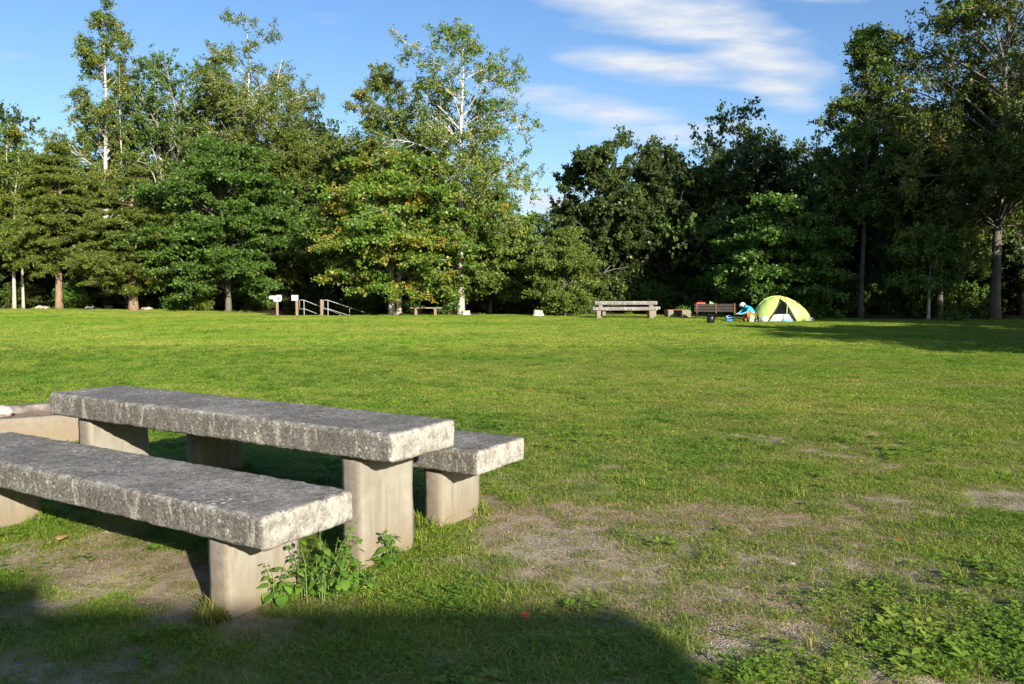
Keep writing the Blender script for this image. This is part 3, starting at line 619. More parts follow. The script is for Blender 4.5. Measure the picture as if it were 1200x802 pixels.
class Tree:
    """stems, limbs reaching to points inside an uneven crown envelope, sub-branches, twigs, then leaves along the twigs"""
    def __init__(s, seed, env, H, r0, z0=None, n_limb=40, elev=.5, bow=.15, sub=(5, .38), twig=(5, .5), flat=.3, inner=.45, lump=.28, droop=0., lean=(0, 0), stems=None, wob=.02, vis=2, cover=1., layer=0.):
        s.r = np.random.default_rng(seed); r = s.r; s.tube = MB(); s.A = []; s.B = []
        zs, rs = [e[0] for e in env], [e[1] for e in env]
        z0 = z0 if z0 is not None else zs[0]
        s.paths = []
        for (dx, dy, ln, hf, rf) in (stems or [(0, 0, lean, 1, 1)]):
            n = 16; t = np.linspace(0, 1, n); ph = r.uniform(0, 6.28, 4)
            wx = wob * H * (np.sin(t * 5 + ph[0]) - math.sin(ph[0])) * t + wob * .4 * H * np.sin(t * 13 + ph[1]) * t
            wy = wob * H * (np.sin(t * 4.4 + ph[2]) - math.sin(ph[2])) * t
            P = np.stack([dx + ln[0] * H * t ** 1.4 + wx, dy + ln[1] * H * t ** 1.4 + wy, H * hf * .97 * t - .15], 1)
            rad = r0 * rf * ((1 - t) ** .85 * .96 + .04) * (1 + .3 * np.exp(-t * 22))
            s.tube.tube(P.tolist(), rad.tolist(), 9); s.paths.append((P, rad))
        for i in range(n_limb):
            P, rad = s.paths[i % len(s.paths)]
            top = P[-1, 2]
            # height drawn in proportion to the envelope's section
            while True:
                zt = r.uniform(zs[0], min(zs[-1], top * 1.03)); R0 = float(np.interp(zt, zs, rs))
                if r.uniform() < (.4 + .6 * R0 / max(rs)): break
            if layer: zt = zs[0] + round((zt - zs[0]) / layer) * layer + r.normal(0, layer * .09)
            az = i * 2.39996 + r.uniform(-.5, .5)
            R1 = R0 * (1 + lump * (2 * float(fbm(np.array([az * 1.3 + seed]), np.array([zt * .45]), seed, 2)[0]) - 1) * 2) * (inner + (1 - inner) * math.sqrt(r.uniform()))
            zb = zt - R1 * math.tan(elev * r.uniform(.6, 1.3))
            if zb < z0: zb = z0 + (max(zt, z0 * 1.1) - z0) * r.uniform(0, .75)
            zb = min(zb, top * .97)
            ti = np.interp(zb, P[:, 2], np.arange(len(P))); b = np.array([np.interp(ti, np.arange(len(P)), P[:, k]) for k in range(3)])
            rb = float(np.interp(ti, np.arange(len(P)), rad))
            cz = np.array([np.interp(min(zt, top), P[:, 2], P[:, k]) for k in range(2)])
            e = np.array([cz[0] + R1 * math.cos(az), cz[1] + R1 * math.sin(az), zt])
            s.limb(b, e, min(rb * .5, .008 + .009 * np.linalg.norm(e - b)), bow, sub, twig, flat, droop, vis, cover)
        for P, rad in s.paths:                     # the leader carries short leafy shoots up to its tip
            for q in np.linspace(.55, .99, 16):
                k = q * (len(P) - 1); b = np.array([np.interp(k, np.arange(len(P)), P[:, m]) for m in range(3)])
                if b[2] < z0: continue
                w = float(np.interp(b[2], zs, rs))
                for _ in range(2):
                    o = r.normal(0, 1, 3) + np.array([0, 0, .5]); o = unit(o) * r.uniform(.2, .8) * min(.9, max(w, .15)); s.A.append(b + o * .15); s.B.append(b + o)
    def limb(s, b, e, r1, bow, sub, twig, flat, droop, vis, cover):
        r = s.r; L = np.linalg.norm(e - b); n = 7; t = np.linspace(0, 1, n)[:, None]
        up = np.array([0, 0, 1.])
        mid = up * bow * L * (4 * t * (1 - t)) + r.normal(0, .025 * L, (n, 3)) * t * (1.2 - t)
        P = b + (e - b) * t + mid - up * droop * L * t ** 3
        s.tube.tube(P.tolist(), (r1 * (1 - .82 * t[:, 0])).tolist(), 5, False)
        ns = max(3, int(sub[0] * (.5 + L * .22)))
        for j in range(ns):
            q = .28 + .72 * (j + r.uniform()) / ns; k = min(n - 2, int(q * (n - 1))); p = P[k] + (P[k + 1] - P[k]) * (q * (n - 1) - k)
            d = unit(P[k + 1] - P[k]); o = r.normal(0, 1, 3); o[2] *= (1 - flat); o = unit(o - d * (o @ d)); o[2] = o[2] * (1 - flat) + .1
            sd = unit(d * r.uniform(.5, 1.1) + o * r.uniform(.7, 1.1)); sd[2] -= droop * .5
            SL = (sub[1] * L * (1.15 - .6 * q) + .18) * r.uniform(.65, 1.25)
            sp = p + sd * SL
            if vis > 1: s.tube.tube([p.tolist(), ((p + sp) / 2 + r.normal(0, .03 * SL, 3)).tolist(), sp.tolist()], [r1 * .32, r1 * .22, .006], 4, False)
            nt = max(2, int(twig[0] * (.5 + SL * .5)))
            if r.uniform() > cover: continue
            for m in range(nt):
                w = r.uniform(.25, 1.); a = p + sd * SL * w; o2 = r.normal(0, 1, 3); o2[2] *= (1 - flat)
                td = unit(sd * .6 + unit(o2) * .9); td[2] -= droop * .6
                s.A.append(a); s.B.append(a + td * twig[1] * r.uniform(.5, 1.3))
        s.A.append(P[-2]); s.B.append(P[-1])
    def build(s, name, loc, label, cat, bark_, leaf, n_leaf, size, aspect=.7, upbias=.4, jit=.06, group=None, ldroop=0., along=.4, rz=0):
        root = thing(name, loc, label, cat, group, rz)
        s.tube.build('trunk', bark_, root, True)
        A, B = np.array(s.A), np.array(s.B)
        nper = max(3, int(round(n_leaf / len(A))))
        V, Fc = leaves_mesh(A, B, nper, size, aspect, int(s.r.integers(1 << 30)), upbias, jit, ldroop, along)
        mesh_np('crown', V, Fc, leaf, root)
        return root
def px_env(cx, Y, rows, zg):
    """[(row, half width in px)] from the bottom up -> [(height above the foot, radius)] in metres"""
    out = []
    for py, hw in rows:
        out.append((at(cx, Y, py)[1] - zg, hw / F * Y))
    return out
def tree(kind, px, Y, rows, label, seed, group=None, name=None, **kw):
    x = at(px, Y); zg = gzf(x, Y); env = px_env(px, Y, rows, zg); H = env[-1][0]
    D = dict(
        birch=dict(t=dict(n_limb=84, elev=.7, bow=.06, sub=(8, .38), twig=(6, .42), flat=.1, droop=.12, inner=.25, wob=.012, lump=.35, cover=.92), b=dict(bark_='birch_bark', leaf='birch_leaf', n_leaf=72000, size=.112, aspect=.8, upbias=.1, jit=.075, ldroop=.4), r=.0105, cat='tree', name='birch_tree'),
        maple=dict(t=dict(layer=.85, n_limb=100, elev=.28, bow=.10, sub=(9, .36), twig=(7, .42), flat=.72, droop=.06, inner=.5, lump=.25), b=dict(bark_='grey_bark', leaf='maple_leaf', n_leaf=112000, size=.125, aspect=.95, upbias=.3, jit=.07), r=.018, cat='tree', name='maple_tree'),
        oak=dict(t=dict(n_limb=66, elev=.6, bow=.10, sub=(8, .34), twig=(7, .38), flat=.25, inner=.45, lump=.27), b=dict(bark_='grey_bark', leaf='oak_leaf', n_leaf=52000, size=.17, aspect=.7, upbias=.25, jit=.06), r=.018, cat='tree', name='oak_tree'),
        broad=dict(t=dict(n_limb=80, elev=.6, bow=.08, sub=(8, .36), twig=(6, .45), flat=.3, inner=.45, lump=.32), b=dict(bark_='grey_bark', leaf='broad_leaf', n_leaf=84000, size=.13, aspect=.78, upbias=.2, jit=.065), r=.015, cat='tree', name='leafy_tree'),
        conifer=dict(t=dict(layer=.62, n_limb=120, elev=.05, bow=.05, sub=(11, .30), twig=(8, .32), flat=.85, droop=.10, inner=.5, lump=.22), b=dict(bark_='red_bark', leaf='needle', n_leaf=90000, size=.21, aspect=.24, upbias=.4, jit=.05, along=.7), r=.026, cat='tree', name='conifer_tree'),
    )[kind]
    t = dict(D['t']); b = dict(D['b']); r0 = kw.pop('r0', None) or D['r'] * H
    for k in list(kw):
        if k in ('bark_', 'leaf', 'n_leaf', 'size', 'aspect', 'upbias', 'jit', 'ldroop', 'along', 'rz'): b[k] = kw.pop(k)
    t.update(kw)
    T = Tree(seed, env, H, r0, **t)
    return T.build(name or D['name'], (x, Y, zg), label, D['cat'], group=group, **b)

# --- left group
tree('birch', 22, 50, [(300, 30), (240, 42), (190, 36), (150, 22), (128, 8)], 'thin wispy birch with twin leaning pale trunks at the left edge', 3, n_limb=45, n_leaf=28350, stems=[(-.25, 0, (.01, 0), 1, 1), (.25, .1, (.03, 0), .85, .8)], z0=2, r0=.11, bark_='pale_bark', wob=.03)
tree('broad', -8, 52, [(345, 40), (300, 72), (240, 72), (195, 55), (160, 16)], 'dark leafy tree cut off by the left edge of the photo', 4, n_leaf=85050)
tree('conifer', 70, 49.5, [(318, 34), (295, 50), (250, 48), (210, 34), (170, 8)], 'layered conifer with bare reddish trunk near the left birch', 5, r0=.22, z0=3, n_leaf=85050)
tree('conifer', 157, 47.5, [(338, 25), (318, 62), (285, 66), (250, 48), (222, 26), (200, 6)], 'low spreading yellow-green conifer on a stout short reddish trunk', 6, r0=.27, z0=1.4, n_limb=135, n_leaf=113400)
tree('birch', 128, 53, [(300, 46), (235, 64), (170, 52), (120, 38), (60, 40), (20, 28), (-6, 12)], 'tallest birch of the left group, slender crown reaching the photo top', 7, n_limb=89, n_leaf=74418, wob=.006)
tree('birch', 150, 52.2, [(200, 8), (150, 10), (100, 9), (62, 4)], 'thin nearly bare pale stem beside the tallest left birch', 8, n_limb=14, n_leaf=1875, r0=.085, wob=.004, z0=9)
tree('broad', 196, 56, [(280, 50), (210, 60), (140, 62), (90, 52), (56, 20)], 'open dark-leaved tree with upright forked branches behind the conifers', 9, bark_='pale_bark', n_leaf=60243, elev=.9, n_limb=59, stems=[(-.1, 0, (-.05, 0), 1, 1), (.15, 0, (.06, 0), .95, .9)])
tree('conifer', 258, 57, [(300, 40), (200, 32), (130, 22), (90, 12), (58, 3)], 'narrow dark spire-shaped conifer between the tall left trees', 10, n_leaf=70875, elev=-.15, r0=.2, bark_='brown_bark')
tree('birch', 303, 54.5, [(230, 62), (170, 78), (120, 72), (70, 58), (30, 34), (8, 12)], 'tall birch with wind-swept branches reaching right above the dark maple', 11, n_limb=81, n_leaf=70875, stems=[(0, 0, (-.01, 0), 1, 1), (.3, 0, (.10, 0), .86, .8)])
tree('maple', 268, 49, [(345, 50), (320, 80), (270, 88), (225, 80), (190, 52), (165, 16)], 'large dark green maple behind the white arrow sign', 12, n_leaf=120487, n_limb=121)
tree('broad', 335, 53, [(330, 40), (270, 55), (215, 55), (180, 40), (150, 12)], 'mid green leafy tree right of the large dark maple', 13, leaf='pale_leaf', n_leaf=85050)
tree('broad', 385, 55, [(345, 40), (280, 50), (220, 48), (180, 32), (158, 8)], 'dark leafy tree in the gap left of the autumn maple', 14, n_leaf=85050)
# --- centre
tree('maple', 463, 44, [(340, 55), (310, 88), (270, 94), (230, 84), (200, 60), (178, 18)], 'broad maple turning orange, with twin pale trunks', 15, leaf='autumn_leaf', bark_='pale_bark', n_leaf=127575, n_limb=121, z0=1.3, r0=.17, stems=[(-.16, 0, (-.05, 0), 1, 1), (.18, .1, (.05, .02), .95, .9)])
tree('birch', 540, 45.5, [(300, 46), (240, 76), (190, 98), (150, 84), (110, 62), (70, 62), (45, 52), (26, 22)], 'tall white-trunked birch with a sparse crown against open sky', 16, n_limb=81, n_leaf=54927, r0=.21, z0=4.5, wob=.008)
tree('birch', 458, 47.5, [(240, 46), (180, 54), (130, 52), (100, 40), (76, 16)], 'smaller sparse birch rising behind the autumn maple', 17, n_limb=51, n_leaf=42525)
tree('broad', 575, 48, [(355, 45), (320, 62), (280, 60), (250, 40), (225, 10)], 'yellow-green bushy tree right of the white birch', 18, leaf='pale_leaf', n_leaf=85050, elev=.3, flat=.6)
tree('broad', 662, 43, [(362, 26), (335, 36), (305, 33), (285, 20), (268, 5)], 'small round bushy tree beside the pale tree stump', 19, leaf='pale_leaf', n_leaf=53156, elev=.3, flat=.6, size=.1, r0=.06)
# --- shaded oaks
for i, (px, Y, top, hw, lb) in enumerate([(703, 50, 172, 55, 'leftmost of the dark oaks, its lit crown edging the open sky'), (772, 53, 170, 52, 'tallest sunlit-topped oak behind the far stone table'),
        (838, 52, 184, 50, 'dark oak right of the tallest oak, above the black bench'), (893, 54, 168, 50, 'dark oak with ragged top above the crouching person'), (945, 50, 180, 42, 'dark oak just left of the slim birch over the tent')]):
    tree('oak', px, Y, [(340, hw * .8), (290, hw * 1.05), (240, hw), (200, hw * .72), (top, hw * .25)], lb, 30 + i, n_leaf=85050, group='dark oaks along the shaded wood edge')
# --- right
tree('maple', 915, 40, [(360, 50), (330, 64), (290, 60), (255, 42), (232, 10)], 'bright green low maple with layered branches behind the tent', 40, n_leaf=92137, r0=.12)
tree('birch', 1008, 40, [(262, 48), (210, 62), (160, 54), (110, 38), (65, 20), (24, 4)], 'slim birch with dark-banded white trunk right of the tent', 41, n_limb=75, n_leaf=77962, leaf='broad_leaf', r0=.13, z0=4.5, bark_='grey_bark', elev=.6, cover=.97, lump=.15)
tree('birch', 1165, 38, [(270, 80), (225, 135), (150, 152), (80, 148), (0, 135), (-60, 90), (-110, 30)], 'huge spreading birch cut off by the right edge and photo top', 42, n_limb=135, n_leaf=148837, r0=.24, bark_='grey_bark', z0=4.2, elev=.6, sub=(9, .36), cover=.97, size=.125, inner=.3)
tree('broad', 1100, 42, [(330, 45), (270, 58), (200, 62), (140, 50), (95, 14)], 'dark leafy tree filling the space left of the huge birch', 43, n_leaf=92137)
tree('birch', 1088, 37.5, [(335, 34), (310, 50), (285, 48), (262, 24), (250, 6)], 'low yellowing sapling in the shade before the dark right-hand wood', 44, n_limb=35, n_leaf=23033, r0=.07, elev=.3)
tree('oak', 1200, 43, [(340, 50), (270, 66), (180, 66), (110, 44), (70, 10)], 'dark oak behind the huge birch at the right edge', 45, n_leaf=99225)

# --- the wood behind: copies of two trees, and undergrowth
bg1 = tree('broad', 640, 62, [(372, 60), (330, 78), (290, 74), (262, 50), (245, 14)], 'dark tree deep in the wood behind the front trees', 50, 'trees deep in the wood', n_leaf=30000, size=.19, n_limb=60)
bg2 = tree('oak', 560, 64, [(372, 60), (330, 72), (280, 70), (235, 50), (205, 14)], 'dark tree deep in the wood behind the front trees', 51, 'trees deep in the wood', n_leaf=30000, size=.19, n_limb=60)
r = random.Random(3)
for row, (Y0, st, s0) in enumerate([(60, 62, 1.0), (68, 70, 1.05), (80, 80, 1.1)]):
    for px in range(-120, 1330, st):
        p = px + r.uniform(-14, 14)
        if row == 0 and (600 < p < 690 or 520 < p < 600): continue
        Y = Y0 + r.uniform(-2.5, 2.5) - (8 if p > 800 else 0); x = at(p, Y)
        sc_ = s0 * r.uniform(.88, 1.1)
        hz = (1.36 if 140 < p < 400 else 1.25 if p < 400 else 1.0 if p < 660 else 1.15)
        if 560 < p < 700: hz = .78 if row else .8
        copy_thing(bg1 if (row + int(px / st)) % 2 else bg2, (x, Y, gzf(x, Y)), r.uniform(0, 6.28), (sc_, sc_, sc_ * hz))

def bush(name, label, seed, R0, H, leaf, n, size, group=None, loc=(0, 0, 0), cat='bush'):
    T = Tree(seed, [(H * .08, R0 * .8), (H * .4, R0), (H * .75, R0 * .75), (H, R0 * .25)], H, .03, z0=.05, n_limb=34, elev=.7, bow=.05, sub=(5, .35), twig=(5, .22), flat=.2, inner=.4, lump=.35, vis=1)
    return T.build(name, loc, label, cat, 'brown_bark', leaf, n, size, .7, .4, .06, group)
ub = bush('bush', 'dark undergrowth bush in the shade under the trees', 60, 1.5, 1.9, 'broad_leaf', 7000, .13, 'undergrowth bushes under the trees', (at(600, 49), 49, 0))
ub2 = bush('bush', 'dark undergrowth bush in the shade under the trees', 61, 1.7, 2.6, 'oak_leaf', 8000, .13, 'undergrowth bushes under the trees', (at(560, 50), 50, 0))
for row, dy in enumerate((0, 3.5)):
    for px in range(-60, 1280, 46):
        p = px + r.uniform(-14, 14) + row * 20
        Y = (52.5 if p < 330 else 49 if p < 640 else 49 if p < 850 else 43.5) + dy + r.uniform(-.7, .7); x = at(p, Y)
        if -14.5 < x < -7.4 and Y < 51: Y = 52
        s_ = r.uniform(.75, 1.25)
        copy_thing(ub if r.random() < .5 else ub2, (x, Y, gzf(x, Y) - .05), r.uniform(0, 6.28), s_)
x = at(236, 48.5); bush('bush', 'bright small bush at the foot of the large dark maple', 62, .55, .95, 'pale_leaf', 2600, .09, None, (x, 48.5, gzf(x, 48.5)))
x = at(207, 49.5); bush('bush', 'round green bush between the stout conifer and the dark maple', 64, .8, 1.0, 'maple_leaf', 3000, .10, None, (x, 49.5, gzf(x, 49.5)))
x = at(85, 51); bush('bush', 'leafy bush right of the reddish bare conifer trunk', 65, 1.1, 1.7, 'maple_leaf', 4500, .11, None, (x, 51, gzf(x, 51)))
x = at(1118, 35.5); bush('bush', 'tiny green bush alone on the shaded lawn edge at right', 63, .42, .5, 'maple_leaf', 1500, .07, None, (x, 35.5, gzf(x, 35.5)))
x = at(525, 44.8); bush('bush', 'leafy shrub between the timber bench and the white birch', 66, .7, 1.6, 'maple_leaf', 3200, .11, None, (x, 45.2, gzf(x, 45.2)))

# --- tall trees outside the frame on the right: their shade lies on the lawn and the oaks
off = tree('oak', 1700, 24, [(200, 75), (60, 130), (-100, 150), (-260, 110), (-380, 30)], 'tall tree beyond the right edge, shading the far lawn', 70, 'tall trees beyond the right edge', n_leaf=26000, size=.24, n_limb=70)
off.location = (31.5, 10.5, 0); off.scale = (1, 1, 1.12)
for x, y, s_, h_ in [(27.5, 17.5, .95, .92), (24.5, 24, .9, .76), (22.8, 30, .75, .5), (36, 14, 1.0, .62), (32, 21, .9, .52), (30, 28, .8, .38), (37, 3, 1.1, 1.05), (43, 8, 1.1, .75), (41, 19, 1.2, .7)]:
    copy_thing(off, (x, y, 0), x * 1.7, (s_, s_, h_))
for i, (x, y, w_, h_) in enumerate([(15.2, 19.0, .52, .255), (17.2, 14.8, .62, .33), (18.8, 19.5, .62, .25), (20.8, 15.5, .7, .32), (15.8, 12.0, .5, .30), (21.5, 20.5, .7, .235), (19.5, 10.5, .7, .38), (23.5, 12.5, .7, .37)]):
    copy_thing(off, (x, y, 0), x * 2.3, (w_, w_, h_), 'small bushy tree beyond the right edge, its shade reaching the tent', 'small trees beyond the right edge')

# ------------------------------------------------------------------ far lawn: posts, rails, benches, stumps
def post_at(px, Y): x = at(px, Y); return x, gzf(x, Y)
Y = 44.5; x, z = post_at(325, Y); t = thing('sign_post', (x, Y, z), 'white arrow-shaped direction sign on a wooden post', 'sign')
b = MB().tube([(0, 0, -.2), (0, 0, 1.36)], .075, 10); b.build('post', 'brown_timber', t)
pl = MB(); o = [(-.42, .30), (-.34, .38), (.0, .38), (.0, .42), (.26, .42), (.30, .26), (.24, .10), (-.14, .10), (-.17, .22), (-.38, .22)]
V = [(u, -.085, w * 1.1 + 1.17) for u, w in o] + [(u, -.12, w * 1.1 + 1.17) for u, w in o]; n = len(o)
pl.add(V, [tuple(range(n)), tuple(range(2 * n - 1, n - 1, -1))] + [(i, (i + 1) % n, n + (i + 1) % n, n + i) for i in range(n)]); sb = pl.build('sign_board', 'white_paint', t)
MB().box((.12, -.123, 1.46), (.10, .006, .2), 0, None, 0).build('blue_mark', 'blue_mark', sb)
Y = 43.3; x, z = post_at(348, Y); t = thing('sign_post', (x, Y, z), 'short wooden post with a small grey sign at the steps', 'sign')
MB().tube([(0, 0, -.2), (0, 0, 1.08)], .08, 10).build('post', 'brown_timber', t)
MB().box((-.07, -.1, .95), (.36, .025, .3), .05).build('sign_board', 'sign_grey', t)
Y = 43.6; x, z = post_at(377, Y)
tag(MB().tube([(x, Y, z - .2), (x, Y, z + .86), (x, Y, z + .92)], [.085, .085, .06], 12).build('wooden_post', 'brown_timber'), 'plain brown wooden post between the two stair rails', 'post')
def handrail(px, Y, label, sx, parts=2):
    x, z = post_at(px, Y); t = thing('handrail', (x, Y, z), label, 'handrail', 'white handrails of the descending steps')
    # upper and lower rail running down the steps, with a closed loop at the top
    run, fall = sx, .66
    up = MB().tube([(-.24, 0, .38), (-.24, 0, .86), (-.2, 0, .90), (0, 0, .88), (run * .5, .9, .88 - fall * .62), (run, 1.9, .88 - fall * 1.25)], .018, 8); up.build('upper_rail', 'rail_paint', t, True)
    lo = MB().tube([(-.24, 0, .40), (0, 0, .42), (run * .5, .9, .42 - fall * .62), (run, 1.9, .42 - fall * 1.25)], .016, 8); lo.build('lower_rail', 'rail_paint', t, True)
    for q in (0, .5, 1.):
        zz_ = .88 - fall * 1.25 * q; MB().tube([(run * q, 1.9 * q, zz_ - 1.05 - .2), (run * q, 1.9 * q, zz_)], .02, 8).build('post', 'rail_paint', t)
handrail(356.5, 43.6, 'white stair handrail left of the plain wooden post', 1.55)
handrail(384.5, 43.6, 'white stair handrail right of the plain wooden post', 1.95)
st_ = thing('steps', (at(370, 45), 44.2, -.02), 'timber-edged steps going down between the white handrails', 'steps')
for i in range(5): MB().box((0, i * .5, -.1 - i * .19), (3.2, .12, .16)).build('step', 'brown_timber', st_)
# timber bench at the birch
Y = 43.4; x = at(499, Y); z = gzf(x, Y); t = thing('park_bench', (x, Y, z), 'plain backless timber bench between maple trunks and white birch', 'bench')
for dy in (-.11, .11): MB().box((0, dy, .40), (1.72, .19, .055)).build('seat_plank', 'grey_timber', t)
for sx in (-.52, .52): MB().box((sx, 0, .18), (.12, .34, .385)).build('leg', 'brown_timber', t)
# stumps
def stump(px, Y, w, h, label, seed, mat='cut_wood'):
    x = at(px, Y); z = gzf(x, Y); m = MB(); k = 18; V = []; Fc = []
    for i, (rr, zz_) in enumerate([(1.25, -.1), (1.08, .1 * h), (.95, .5 * h), (.92, .93 * h), (.86, h), (.3, h * 1.01)]):
        for j in range(k):
            th = 6.283 * j / k; q = 1 + .16 * mnoise.noise(Vector((math.cos(th) * 1.7, math.sin(th) * 1.7, seed + i * .15))); V.append((rr * w * q * math.cos(th), rr * w * q * math.sin(th), zz_ + (.05 * math.sin(th * 2 + seed) * h if i > 2 else 0)))
    for i in range(5):
        for j in range(k): Fc.append((i * k + j, i * k + (j + 1) % k, (i + 1) * k + (j + 1) % k, (i + 1) * k + j))
    Fc.append(tuple(5 * k + j for j in range(k))); m.add(V, Fc); o = m.build('tree_stump', mat); o.location = (x, Y, z); tag(o, label, 'stump')
stump(631, 42.5, .29, .30, 'pale sawn tree stump beside the small bushy tree', 1)
stump(546, 44.4, .22, .22, 'low tan stump at the foot of the white birch', 2)
for px, Y, w, lb, sd in [(107, 50, .3, 'pale rock at the wood edge between conifer trunks', 4), (173, 49, .28, 'flat pale rock just right of the stout conifer trunk', 5), (49, 50.5, .33, 'low grey rock near the reddish conifer trunk', 6)]:
    x = at(px, Y); tag(MB().blob((x, Y, gzf(x, Y) + .03), (w * 1.1, w, w * .45), sd, .5).build('rock', 'stone', None, False), lb, 'rock', 'rocks at the wood edge')

# far concrete table set
def far_set(x, Y):
    z = gzf(x, Y)
    def one(name, label, cat, L, W, T, H, dx, dy, sd, group=None):
        root = thing(name, (x + dx, Y + dy, z), label, cat, group, rz=.02)
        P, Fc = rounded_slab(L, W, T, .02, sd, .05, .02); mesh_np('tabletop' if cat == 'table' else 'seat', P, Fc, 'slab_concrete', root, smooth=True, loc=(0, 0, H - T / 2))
        for sg in (-1, 1):
            P, Fc = rounded_slab(.2, W * .8, H - T + .098, .018, sd + 1, .06, .004); P[:, 2] += (H - T + .098) / 2 - .1
            mesh_np('leg', P, Fc, 'leg_concrete', root, smooth=True, loc=(sg * (L / 2 - .28), 0, 0))
    one('picnic_table', 'far grey concrete picnic table on a bare soil patch', 'table', 2.9, .55, .17, .76, 0.02, 0, 31)
    one('bench', 'concrete bench in front of the far concrete table', 'bench', 2.95, .5, .15, .50, -.12, -.78, 34, 'concrete benches at the far table')
    one('bench', 'concrete bench behind the far table, only its right end showing', 'bench', 2.95, .5, .15, .50, .28, .78, 37, 'concrete benches at the far table')
far_set(at(732, 37.4), 37.4)
# far hearth
Y = 38.2; x = at(793.5, Y); t = thing('fire_pit', (x, Y, gzf(x, Y)), 'small far concrete fire pit between stone table and black bench', 'fire pit', rz=.05)
slab_part('wall', .26, .8, .44, (-.40, 0, .13), 'leg_concrete', t, 41); slab_part('wall', .42, .8, .44, (.34, 0, .13), 'leg_concrete', t, 42); slab_part('wall', .36, .2, .43, (-.08, .3, .13), 'leg_concrete', t, 43)
MB().box((-.05, -.1, .362), (1.0, .5, .022)).build('grate', 'rust', t)
bush('plant', 'small green plant growing behind the far fire pit', 67, .22, .55, 'weed_leaf', 700, .06, None, (at(801, 38.9), 38.9, 0), 'plant')

# black bench with rusty straps
Y = 36.0; x0 = at(838, Y); t = thing('park_bench', (x0, Y, gzf(x0, Y)), 'dark plank bench with rusty metal straps, left of the crouching person', 'bench')
for i in range(3): MB().box((0, .0 + i * .02, .42 + i * .125), (1.86, .04, .105)).build('back_plank', 'dark_timber', t)
for i in range(3): MB().box((0, .14 + i * .13, .40), (1.86, .115, .045)).build('seat_plank', 'dark_timber', t)
for sx in (-.83, .02, .85):
    MB().tube([(sx, -.035, .30), (sx, -.03, .52), (sx, .0, .76)], .022, 8).tube([(sx, -.03, .33), (sx + .08, .1, .345), (sx + .08, .46, .345)], .02, 8).build('strap', 'rust', t, True)
    MB().tube([(sx + .12, .28, .34), (sx + .04, .2, .16), (sx, .14, -.1)], .026, 8).build('leg', 'dark_timber', t, True)
# things on and around it
xb = at(822, Y)
t = thing('gear_box', (xb, Y + .22, gzf(xb, Y) + .423), 'orange-red box standing on the left end of the black bench', 'box')
MB().box((0, 0, .14), (.36, .24, .26), 0, None, .03).build('body', 'red_plastic', t); MB().box((0, 0, .305), (.40, .27, .065), 0, None, .02).build('lid', 'red_plastic', t)
MB().tube([(-.1, 0, .33), (-.08, 0, .40), (.08, 0, .40), (.1, 0, .33)], .014, 6).build('handle', 'black_plastic', t)
xb = at(837, Y)
m = MB(); V = [(-.16, -.06, .0), (.22, -.06, 0), (.24, .1, .02), (-.16, .1, .02), (-.17, .0, .42), (-.02, .0, .38), (.16, .03, .19), (.06, .04, .30)]
m.add(V, [(0, 3, 2, 1), (0, 1, 6, 7, 5, 4), (3, 4, 5, 7, 6, 2), (0, 4, 3), (1, 2, 6)]); o = m.build('camping_bag', 'green_plastic'); o.location = (xb, Y + .2, gzf(xb, Y) + .423); tag(o, 'bright green pointed bag on the middle of the black bench', 'bag')
xb = at(843.5, Y); t = thing('mug', (xb, Y + .16, gzf(xb, Y) + .423), 'small white mug on the black bench seat', 'mug'); MB().lathe([(.045, 0), (.05, .1), (.042, .1), (.04, .02)]).build('body', 'white_paint', t, True); MB().tube([(.045, 0, .08), (.085, 0, .07), (.085, 0, .035), (.045, 0, .02)], .008, 6).build('handle', 'white_paint', t, True)
xb = at(833, 33.4)
t = thing('cooking_pot', (xb, 33.4, gzf(xb, 33.4)), 'dark round pot standing alone on the lawn before the bench', 'pot'); MB().lathe([(.12, 0), (.16, .05), (.165, .27), (.15, .29), (.145, .26), (.13, .05), (.02, .04)]).build('body', 'black_plastic', t, True); MB().tube([(-.16, 0, .25), (-.1, .03, .36), (.1, .03, .36), (.16, 0, .25)], .01, 6).build('handle', 'black_plastic', t, True)
xb = at(854.5, 35.2)
t = thing('water_can', (xb, 35.2, gzf(xb, 35.2)), 'blue water can on the grass under the black bench', 'can'); MB().box((0, 0, .1), (.26, .18, .2), 0, None, .04).build('body', 'blue_plastic', t); MB().tube([(-.07, 0, .2), (-.05, 0, .25), (.05, 0, .25), (.07, 0, .2)], .014, 6).build('handle', 'blue_plastic', t); MB().lathe([(.03, 0), (.03, .045), (.01, .05)], (-.1, 0, .19), 10).build('cap', 'white_paint', t)
xb = at(888.5, 35); t = thing('bottle', (xb, 35, gzf(xb, 35)), 'tall black bottle left of the tent door', 'bottle'); MB().lathe([(.05, 0), (.052, .22), (.035, .28), (.016, .33), (.016, .42)], k=14).build('body', 'black_plastic', t, True); MB().lathe([(.019, 0), (.019, .035), (.01, .04)], (0, 0, .42), 10).build('cap', 'red_plastic', t)
xb = at(885.5, 34.6); tag(MB().blob((xb, 34.6, gzf(xb, 34.6) + .07), (.16, .1, .085), 8, .4).build('stuff_sack', 'black_plastic', None, True), 'black stuff sack on the ground beside the tall bottle', 'bag')
xb = at(896, 35); tag(MB().blob((xb, 35, gzf(xb, 35) + .1), (.15, .12, .13), 9, .6).build('plastic_bag', 'white_cloth', None, True), 'crumpled white bag at the left of the tent door', 'bag')
xb = at(880.5, 34.3); tag(MB().blob((xb, 34.3, gzf(xb, 34.3) + .13), (.12, .1, .16), 10, .5).build('backpack', 'pale_green_cloth', None, True), 'pale green bag on the grass behind the crouching person', 'bag')
xb = at(921, 35.0); m = MB().tube([(xb - .24, 34.75, .06), (xb + .2, 34.8, .06)], .065, 12); tag(m.build('sleeping_mat', 'light_blue_cloth', None, True), 'rolled light blue mat lying before the tent door', 'mat')

